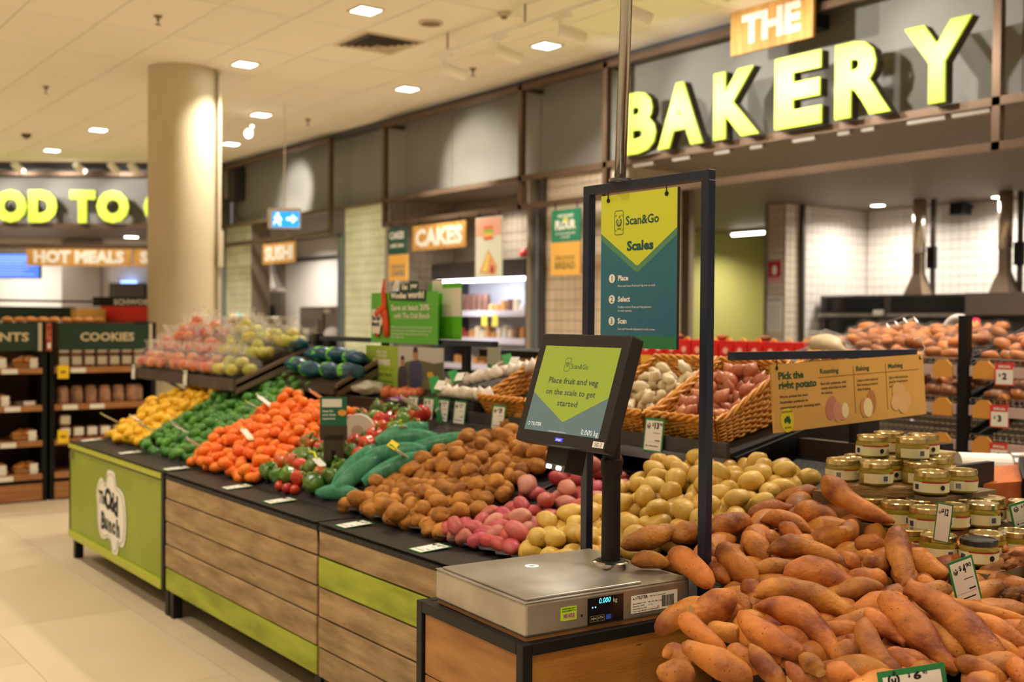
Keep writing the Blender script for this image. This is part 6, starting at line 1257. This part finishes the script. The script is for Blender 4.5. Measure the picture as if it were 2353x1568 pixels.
CC = [('brown', (120, 84, 70)), ('cream', (232, 216, 186)), ('caramel', (206, 150, 90)), ('white', (236, 234, 232)), ('red', (170, 70, 60))]
for z, n in ((1.60, 13), (1.30, 14), (1.0, 12)):
    for i in range(n):
        k = rg.randrange(5); h = rg.uniform(.07, .15); y = 9.42+i*1.5/n
        if z == 1.60 and y > 10.2: k = 0; h = .2
        item('cake_pack', MB().lathe([(.045, 0), (.045, h*.7), (.04, h), (.02, h+.004)], 14).mesh('cake_pack', mat('pack_'+CC[k][0], CC[k][1], .5)), (7.25, y, z+.001), '%s cake pack on the %s fridge shelf, %s from the right' % (CC[k][0], {1.6: 'top', 1.3: 'middle', 1.0: 'bottom'}[z], nth(i)), 'cake', 'cake packs in the fridge')
for i, y in enumerate((10.1, 9.9)): item('fridge_tag', MB().box(0, .003, -.05, .05, -.13, 0).mesh('fridge_tag', mat('tag_yellow', (246, 222, 90), .5)), (7.13, y, 1.57), 'yellow tag hanging from the top fridge shelf, %s one' % ('left', 'right')[i], 'tag', 'yellow fridge tags')
t = thing('fire_alarm', 'small red alarm dome above the lit fridge', 'alarm', (7.5, 9.85, 2.22)); MB().lathe([(.06, 0), (.06, .05), (.03, .09)], 16).build('dome', mat('alarm_red', (200, 40, 36), .4), t); MB().lathe([(.07, -.01), (.07, 0)], 16).build('base', FCASE, t)
# bakery ovens with flues
OV = mat('oven_steel', (96, 88, 84), .4, metal=.5); OG = mat('oven_glass', (26, 24, 24), .2, spec=.6)
t = thing('deck_oven', 'wide dark deck oven with glass doors in the back of the bakery', 'oven', (11.2, 7.8, FZ))
MB().box(11.05, 11.9, 6.6, 8.6, FZ, 1.83).build('body', OV, t, world=True)
for (y0, y1) in ((7.72, 8.55), (6.68, 7.60)):
    MB().box(11.02, 11.05, y0, y1, 1.64, 1.80).build('control_panel', OG, t, world=True); MB().box(10.98, 11.05, y0-.03, y1+.03, 1.58, 1.62).build('handle_rail', STEEL, t, world=True); d_ = MB().box(11.0, 11.04, y0+.05, y1-.05, .9, 1.55).build('glass_door', OG, t, world=True); MB().tube([(10.97, y0+.07, 1.0), (10.97, y0+.07, 1.5)], .02, 8).build('door_handle', STEEL, d_)
MB().box(10.97, 11.02, 7.68, 7.80, 1.60, 1.66).build('badge', WHITE, t, world=True)
t = thing('deck_oven', 'grey oven cabinet with a brown hood band at the right edge', 'oven', (11.2, 5.6, FZ)); MB().box(10.9, 11.9, 4.4, 6.5, FZ, 1.62).build('body', mat('oven_dark', (44, 40, 40), .4), t, world=True); MB().box(10.8, 11.9, 4.4, 6.55, 1.60, 1.83).build('hood_band', mat('hood_brown', (112, 98, 90), .4, metal=.4), t, world=True); MB().poly(disc(0, 0, .035, 14), 0, .01).build('red_lamp', mat('red_lamp', (255, 30, 60), .4, emit=2.5), t).matrix_basis = t.matrix_basis.inverted() @ FR((10.9, 6.48, 1.53), WALLR)
for i, (y, x) in enumerate(((7.43, 11.3), (6.40, 11.3))):
    t = thing('oven_flue', 'steel flue pipe with a conical hood above the ovens, %s one' % ('left', 'right')[i], 'flue', (x, y, 1.83))
    MB().lathe([(.17, 0), (.07, .24), (.07, .5)], 4).build('hood', mat('flue_steel', (150, 128, 104), .35, metal=.6), t).rotation_euler = (0, 0, PI/4); MB().tube([(0, 0, .48), (0, 0, 1.09)], .075, 16).build('pipe', mat('flue_bright', (206, 190, 172), .25, metal=.8), t, smooth=True); MB().box(.02, .08, -.18, -.08, .3, .55).build('control_box', BLK, t); MB().box(.09, .13, -.13, -.08, .0, 1.09).build('duct', mat('dark_steel', (0, 0, 0)), t)
t = thing('fire_sign', 'red and white fire equipment sign on the beige tiled pier', 'sign', M=FR((10.48, 8.83, 2.05), WALLR)); MB().box(-.09, .09, 0, .19, 0, .004).build('board', mat('fire_red', (196, 34, 60), .5), t); MB().poly([(-.03, .03), (.03, .03), (.035, .11), (.012, .14), (-.012, .14), (-.035, .11)][::-1], .004, .006).build('pictogram', WTXT, t); MB().box(-.09, .09, -.07, -.01, 0, .004).build('text_plate', mat('fire_pink', (226, 160, 170), .5), t)
t = thing('notice_sheet', 'white printed notice on the lower part of the beige tiled pier', 'notice', M=FR((10.48, 8.82, 1.40), WALLR)); MB().box(-.11, .11, 0, .42, 0, .003).build('sheet', WHITE, t); words(t, GREY, [('NOTICE', 0, .36, .035, 'c', .04)]+[('please wash your hands', 0, .30-i*.03, .012, 'c', .02) for i in range(10)], .004)
for (y, z, lb) in ((7.2, 2.82, 'small dark wall camera by the left flue'), (5.75, 2.78, 'small dark wall camera at the right edge')):
    t = thing('wall_camera', lb, 'camera', (11.75, y, z)); MB().box(-.1, .1, -.08, .08, -.07, .07).build('body', BLK, t, bevel=.01); MB().tube([(.1, 0, 0), (.24, 0, .04)], .02, 8).build('arm', BLK, t)
# ================================================================== left: oak bread shelving, deli counter
SHY = 8.80
def oak_unit(lb, x0, x1, head, hl, uprights=True):
    t = thing('bread_shelving', lb, 'shelving', ((x0+x1)/2, SHY, FZ))
    MB().box(x0, x1, SHY+.42, SHY+.46, FZ, 1.46).build('back_board', mat('shelf_back', (66, 44, 28), .6, col2=(52, 34, 22), scale=4), t, world=True)
    for x in (x0-.03, x1): MB().box(x, x+.035, SHY+.02, SHY+.46, FZ, 1.47).build('side_post', BLK, t, world=True)
    for z in (1.122, .841, .576, .328): MB().box(x0, x1, SHY, SHY+.42, z-.042, z-.0).build('shelf_board', OAK, t, world=True)
    MB().box(x0, x1, SHY+.005, SHY+.42, FZ+.01, .255).build('plinth', OAK, t, world=True); MB().box(x0, x1, SHY+.02, SHY+.42, .255, .286).build('shadow_gap', BLK, t, world=True)
    hb = MB().box(x0+.03, x1-.03, SHY+.0, SHY+.02, 1.255, 1.455).build('header_board', mat('header_green', (34, 58, 44), .5), t, world=True)
    wd = words(hb, mat('header_cream', (206, 188, 150), .6), [(head, 0, -.03, .062, 'c', .03, 0, hl)], .001); wd.matrix_basis = FR(((x0+x1)/2 + (.02 if head == 'COOKIES' else .08), SHY-.001, 1.355), (1, 0, 0))
    MB().box(x1-.03, x1-.005, SHY-.01, SHY+.02, 1.25, 1.46).build('header_edge', mat('edge_cream', (196, 184, 164), .5), t, world=True)
    return t
oak_unit('oak bread shelving headed CROISSANTS at the left edge', 1.15, 2.16, 'CROISSANTS', .66); oak_unit('oak bread shelving headed COOKIES left of the produce bench', 2.25, 2.99, 'COOKIES', .41)
t = thing('pillar_strip', 'narrow patterned strip between the two shelving headers', 'strip', (2.205, 8.8, 1.25)); MB().box(2.185, 2.225, 8.79, 8.80, 1.25, 1.46).build('strip', mat('strip_orange', (196, 120, 84), .5, col2=(150, 50, 40), scale=30), t, world=True); MB().box(2.195, 2.215, 8.785, 8.79, 1.27, 1.31).build('print', WTXT, t, world=True)
COOK = mat('cookie_brown', (128, 76, 44), .6, col2=(180, 124, 78), scale=20, rnd=.15); CRO = mat('croissant', (214, 150, 76), .55, col2=(188, 116, 50), scale=8, rnd=.1)
def tub(x, z, lb, tall=False, label=True):
    t = thing('cookie_tub', lb, 'tub', (x, SHY+.10, z+.001), group='cookie tubs')
    h = .13 if tall else .085; MB().lathe([(.040, 0), (.045, .01), (.045, h*.8), (.035, h)], 16).build('cookies', COOK, t, smooth=False); MB().lathe([(.042, -.0), (.048, .01), (.048, h*.82), (.03, h+.008)], 16, caps=False).build('clear_tub', FILM, t, smooth=True)
    if label: MB().box(-.035, .035, -.051, -.049, .02, .08).build('paper_label', WHITE, t)
for i in range(7):
    tub(2.33+i*.095, 1.122, 'white labelled cookie tub, top oak shelf, lower row, %s from the left' % nth(i)); tub(2.33+i*.095, 1.122+.092, 'white labelled cookie tub, top oak shelf, upper row, %s from the left' % nth(i))
    tub(2.33+i*.105 if i < 6 else 2.9, .841, 'tall unlabelled cookie tub on the second oak shelf, %s from the left' % nth(i) if i < 6 else 'pale cookie tub at the right end of the second oak shelf', True, False)
    if i < 6: tub(2.34+i*.10, .576, 'white labelled cookie tub on the third oak shelf, %s from the left' % nth(i)); 
tub(2.34, .576+.092, 'cookie tub stacked on the left end of the third oak shelf')
crm = blob('croissant', CRO, .05, .028, .025, .1, 3, 2, 2)
def punnet(x, z, lb, full=True):
    t = thing('bread_punnet', lb, 'punnet', (x, SHY+.11, z+.001), group='white labelled bread punnets')
    MB().hexa([(-.075, -.06, 0), (.075, -.06, 0), (.075, .06, 0), (-.075, .06, 0), (-.09, -.075, .03), (.09, -.075, .03), (.09, .075, .03), (-.09, .075, .03)]).build('tray', mat('kraft_tray', (190, 150, 104), .6), t)
    if full:
        for k in range(4): o = link('croissant', crm, t); o.location = (-.045+k*.03, (-.02, .02)[k % 2], .05+.012*(k % 2)); o.rotation_euler = (0, 0, k*1.1)
    MB().box(.02, .075, -.079, -.077, -.012, .075).build('paper_label', WHITE, t)
for i, x in enumerate((1.84, 2.06)):
    punnet(x, 1.122, 'kraft punnet of croissants, top oak shelf, %s one' % ('left', 'right')[i]); punnet(x, .328, 'kraft punnet of croissants, lowest oak shelf, %s one' % ('left', 'right')[i])
punnet(1.86, .841, 'kraft punnet on the second oak shelf at the left'); punnet(2.05, .576, 'kraft punnet with a yellow sticker on the third oak shelf')
t = thing('small_pack', 'low clear pack on the second oak shelf', 'pack', (2.06, 8.9, .842)); MB().box(-.07, .07, -.05, .05, 0, .03).build('pack', CLEAR, t); MB().box(-.02, .06, -.052, -.05, .0, .03).build('paper_label', WHITE, t)
for (x, z, n) in ((1.93, 1.118, 0), (1.95, .838, 1), (1.92, .572, 2), (1.90, .322, 3), (2.36, .838, 4), (2.56, .838, 5), (2.42, 1.118, 6)): item('shelf_label', MB().box(-.055, .055, 0, .004, -.036, 0).mesh('shelf_label', WHITE), (x, SHY-.006, z), 'white price strip on the oak shelf edge, %s' % ('left unit top', 'left unit second', 'left unit third', 'left unit lowest', 'right unit second shelf, left', 'right unit second shelf, right', 'right unit top')[n], 'label', 'white shelf strips')
YEL = mat('yellow_tag', (246, 208, 40), .5)
for (z, lb) in ((1.09, 'yellow tag hanging at the top left of the cookie shelves'), (.60, 'yellow tag hanging at the lower left of the cookie shelves')):
    t = thing('sale_tag', lb, 'tag', (2.305, SHY-.02, z)); MB().box(-.04, .04, 0, .003, -.05, .05).build('card', YEL, t); MB().box(-.02, .02, -.001, 0, -.01, .01).build('print', mat('yellow_print', (150, 110, 20), .6), t)
# deli behind the oak shelving
t = thing('bread_case', 'long glass topped bread case with green backing behind the oak shelving', 'case', (2.4, 10.8, FZ)); HG = mat('header_green', (0, 0, 0))
MB().box(.9, 3.6, 10.5, 11.2, FZ, 1.40).build('body', BLKP, t, world=True); MB().box(2.25, 3.0, 11.0, 11.03, 1.46, 1.60).build('green_board', HG, t, world=True); MB().box(1.7, 3.6, 10.5, 11.2, 1.40, 1.455).build('shelf', mat('case_rail', (130, 108, 92), .4), t, world=True); MB().box(2.3, 3.55, 10.49, 10.50, 1.41, 1.45).build('red_strip', mat('case_red', (170, 60, 44), .5), t, world=True); MB().box(1.9, 3.6, 10.9, 10.93, 1.645, 1.665).build('top_rail', mat('dark_steel', (0, 0, 0)), t, world=True); MB().box(2.10, 2.17, 10.55, 10.6, 1.4, 1.62).build('end_post', BLK, t, world=True)
for i in range(9): item('bread_bun', blob('bread_bun', CRO, .055, .045, .03, .06, i), (2.32+i*.10, 10.65, 1.478), 'floury bun in the row on the bread case, %s from the left' % nth(i), 'bun', 'buns on the bread case')
item('cardboard_box', MB().box(-.13, .13, -.1, .1, 0, .13).mesh('cardboard_box', CRD), (3.06, 10.8, 1.456), 'brown carton beside the red sign on the bread case', 'box')
t = thing('brand_sign', 'black and red shelf sign reading SCHWOB behind the bread case', 'sign', M=FR((3.38, 10.75, 1.456), (.8, -.6, 0))); MB().box(-.22, .30, 0, .16, -.04, 0).build('red_board', mat('sign_red', (226, 56, 40), .5), t); MB().box(-.30, .30, .16, .245, -.05, .0).build('black_board', BLK, t); words(t, WTXT, [("SCHWOB'S", .09, .175, .05, 'c', .03, 0, .38)], .002); MB().box(-.2, .28, .0, .03, 0, .004).build('dark_edge', mat('case_red', (0, 0, 0)), t)
# sushi side: basket, till, steel cabinet
t = thing('steel_cabinet', 'stainless steel cabinet under the white sushi wall', 'cabinet', (8.0, 15.7, FZ)); SSC = mat('cabinet_steel', (150, 140, 132), .4, metal=.5); MB().box(7.9, 8.6, 14.95, 16.3, FZ, 1.70).build('body', SSC, t, world=True); MB().box(7.885, 7.9, 15.45, 15.47, .3, 1.68).build('door_gap', BLK, t, world=True); MB().box(7.87, 7.9, 15.2, 15.42, 1.60, 1.66).build('label', WHITE, t, world=True); MB().box(7.86, 7.9, 15.6, 15.66, 1.2, 1.5).build('handle', STEEL, t, world=True)
t = thing('white_dome', 'white rounded cover in front of the steel cabinet', 'cover', (7.2, 13.8, 1.28)); link('dome', blob('dome', mat('dome_white', (226, 220, 226), .6), .13, .16, .12, .05, 2, 3), t); MB().box(-.16, .16, -.16, .16, -1.16, -.02).build('stand', BLKP, t)
t = thing('card_terminal', 'small grey card terminal left of the white rounded cover', 'terminal', (7.1, 14.35, 1.2)); MB().box(-.05, .05, -.09, .09, .1, .18).build('screen_head', mat('terminal_grey', (206, 200, 192), .4), t); MB().box(-.03, .03, -.03, .03, -1.08, .1).build('stand', BLK, t)
t = thing('white_carton', 'cream box on a brown stand in front of the dark doorway', 'box', (7.6, 17.0, 1.4)); MB().box(-.15, .15, -.32, .32, 0, .14).build('box', mat('carton_cream', (234, 220, 190), .5), t, bevel=.03); MB().box(-.13, .13, -.28, .28, -1.28, 0).build('stand', mat('stand_red_brown', (128, 78, 62), .5), t)
t = thing('bread_basket', 'brown bowl of wrapped sweets beside the column', 'basket', (6.4, 15.0, 1.36)); MB().lathe([(.16, 0), (.26, .10), (.27, .12), (.24, .11)], 20).build('bowl', mat('bowl_brown', (150, 94, 46), .5), t); MB().box(-.2, .2, -.2, .2, -1.24, 0).build('stand', BLKP, t)
for i in range(14): item('wrapped_sweet', blob('wrapped_sweet', mat(('wrap_teal', 'wrap_cream')[i % 2], ((150, 214, 214), (236, 214, 176))[i % 2], .3), .05, .035, .03, .1, i), (6.4+rg.uniform(-.17, .17), 15.0+rg.uniform(-.17, .17), 1.495+rg.uniform(0, .05)), '%s wrapped sweet in the brown bowl' % (('pale teal', 'cream')[i % 2]), 'sweet', ('pale teal', 'cream')[i % 2]+' sweets in the bowl', rr())
t = thing('extractor_funnel', 'grey extractor funnel below the sushi board', 'extractor', (8.3, 18.4, 2.05)); MB().lathe([(.32, 0), (.14, .30), (.12, .86)], 4).build('funnel', SSC, t); MB().box(-.24, .24, -.24, .24, -.06, .0).build('rim', SSC, t)
